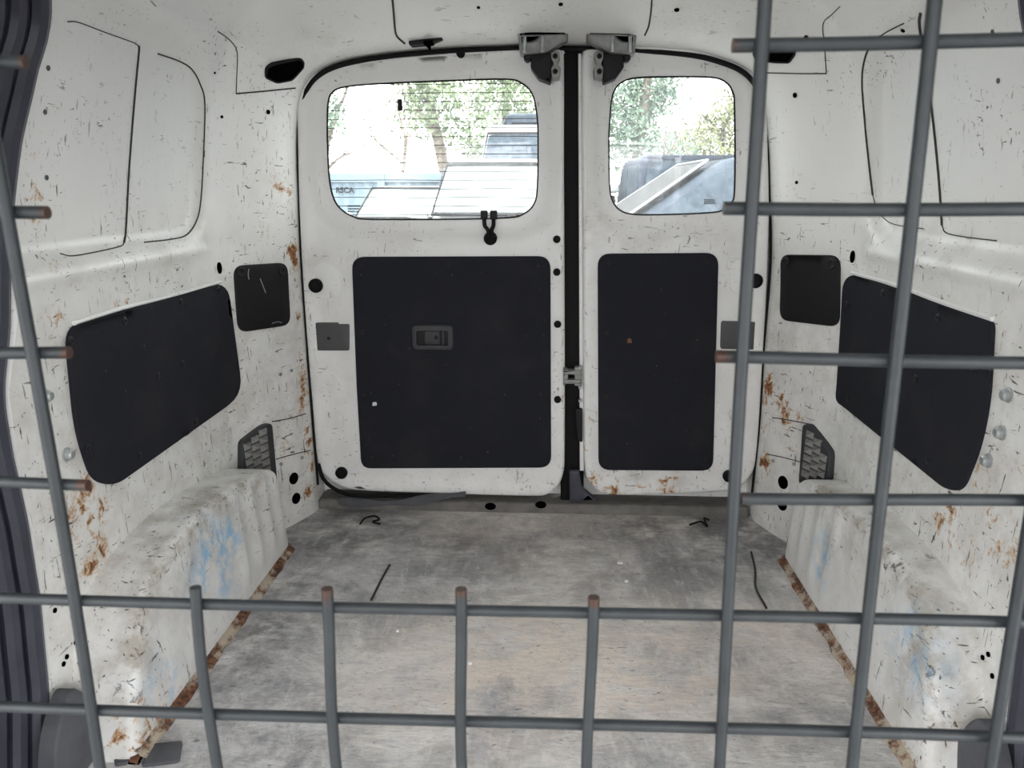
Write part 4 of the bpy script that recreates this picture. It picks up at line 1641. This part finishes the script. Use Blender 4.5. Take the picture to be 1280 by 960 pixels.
def leaves(centres, radius, count, size, rnd):
    V, F = [], []
    for c in range(count):
        ce = centres[rnd.randrange(len(centres))]
        p = Vector(ce) + Vector([max(-1.8, min(1.8, rnd.gauss(0, 1))) * radius * kk for kk in (1, 1, .8)])
        a = Vector((rnd.gauss(0, 1), rnd.gauss(0, 1), rnd.gauss(0, 1))).normalized()
        b = a.orthogonal().normalized()
        s = size * rnd.uniform(.6, 1.3)
        k = len(V)
        V += [p - a * s, p + b * s * .45, p + a * s, p - b * s * .45]
        F.append((k, k + 1, k + 2, k + 3))
    return V, F


def tree(name, label, px, Y, h, tr, seed, leafmat=None, count=0, size=.1, rad=.5, depth=3, lean=0.0, cat='tree', group=None, fac=.6, clumps=None):
    rnd = random.Random(seed)
    x, y, z = at(px, Y)
    root = empty(name, (x, y, z))
    tag(root, label, cat, group)
    out, tips = [], []
    branch(Vector((0, 0, 0)), Vector((lean, 0, 1)).normalized(), h, tr, depth, out, rnd, tips, fac)
    obj('trunk', join(*out), 'bark', root, local=True)
    if leafmat:
        cl = [tuple(onY(a, b, Y + rnd.uniform(-.8, .8)) - Vector((x, y, z))) for a, b in clumps] if clumps else [tuple(t) for t in tips]
        f = obj('foliage', leaves(cl, rad, count, size, rnd), leafmat, root, local=True, smooth=0)
        f['kind'] = 'stuff'
    return root


tree('bare_tree', 'leafless tree with thin bare branches behind the blue grey fence', 494, 17.5, 2.6, .07, 4, depth=4, fac=.5)
tree('bare_tree', 'thin leafless sapling leaning over the fence near its lettering', 428, 16.5, 1.9, .03, 9, depth=2, lean=-.4, fac=.5)
tree('leafy_tree', 'big green leafy tree with a thick trunk behind the parked white car', 572, 21, 5.4, .20, 12, 'leaf_green', 2300, .085, .30, 3, fac=.30,
     clumps=[(520, 132), (545, 118), (560, 150), (585, 108), (600, 140), (540, 152), (577, 172), (590, 196), (510, 110), (530, 102), (612, 168), (560, 125), (604, 190), (550, 95), (515, 150)])
tree('leafy_tree', 'green leafy tree with slender trunk beyond the tall white van', 625, 26.5, 6.2, .17, 21, 'leaf_green', 1500, .10, .34, 3, fac=.28,
     clumps=[(620, 120), (640, 132), (655, 110), (650, 148), (630, 100), (612, 105), (668, 128), (645, 92), (626, 150)])
tree('leafy_tree', 'dense grey green tree at the fence end near the lettering', 396, 24, 3.9, .12, 31, 'leaf_blue_green', 900, .10, .30, 2, fac=.22,
     clumps=[(400, 125), (405, 140), (398, 155), (408, 150), (395, 110), (390, 135)])
tree('leafy_tree', 'tall blue green leafy tree behind the dark navy car', 790, 19, 5.0, .14, 41, 'leaf_blue_green', 4200, .075, .30, 3, fac=.30,
     clumps=[(768, 110), (785, 100), (800, 115), (815, 105), (775, 130), (795, 140), (810, 130), (825, 100), (770, 160), (790, 165), (805, 155), (765, 185), (785, 190), (810, 180), (832, 118), (755, 140), (820, 195), (840, 190)])
tree('leafy_tree', 'olive green bushy tree behind the slate blue car', 905, 25, 3.2, .12, 52, 'leaf_olive', 3000, .085, .34, 3, fac=.40,
     clumps=[(880, 160), (895, 150), (910, 140), (925, 130), (870, 175), (890, 180), (910, 170), (930, 160), (860, 190), (880, 195), (905, 192), (930, 185), (845, 185), (918, 120)])
tree('bare_tree', 'slender bare sapling between the two leafy trees beyond the dirty window', 832, 15.8, 2.6, .035, 63, depth=3, lean=.1, fac=.5)
for k, (px, w, hl) in enumerate(((744, 1.0, 'olive hedge shrub at the foot of the tall blue green tree'), (852, 1.0, 'olive hedge shrub beyond the slender bare sapling'), (958, 1.0, 'olive hedge shrub in front of the olive bushy tree'))):
    rnd = random.Random(80 + k)
    x, y, z = at(px, 22)
    b = empty('hedge_shrub', (x, y, z))
    tag(b, hl, 'shrub', 'hedge shrubs beyond the cars')
    out, tips = [], []
    for j in range(4):
        branch(Vector((rnd.uniform(-.3, .3), 0, 0)), Vector((rnd.gauss(0, .2), 0, 1)).normalized(), .9, .035, 2, out, rnd, tips, .4)
    obj('stems', join(*out), 'bark', b, local=True)
    f = obj('foliage', leaves([(t.x, t.y, t.z) for t in tips] + [(0, 0, .6), (.3, 0, .9)], .24, 1100, .075, rnd), 'leaf_olive', b, local=True, smooth=0)
    f['kind'] = 'stuff'
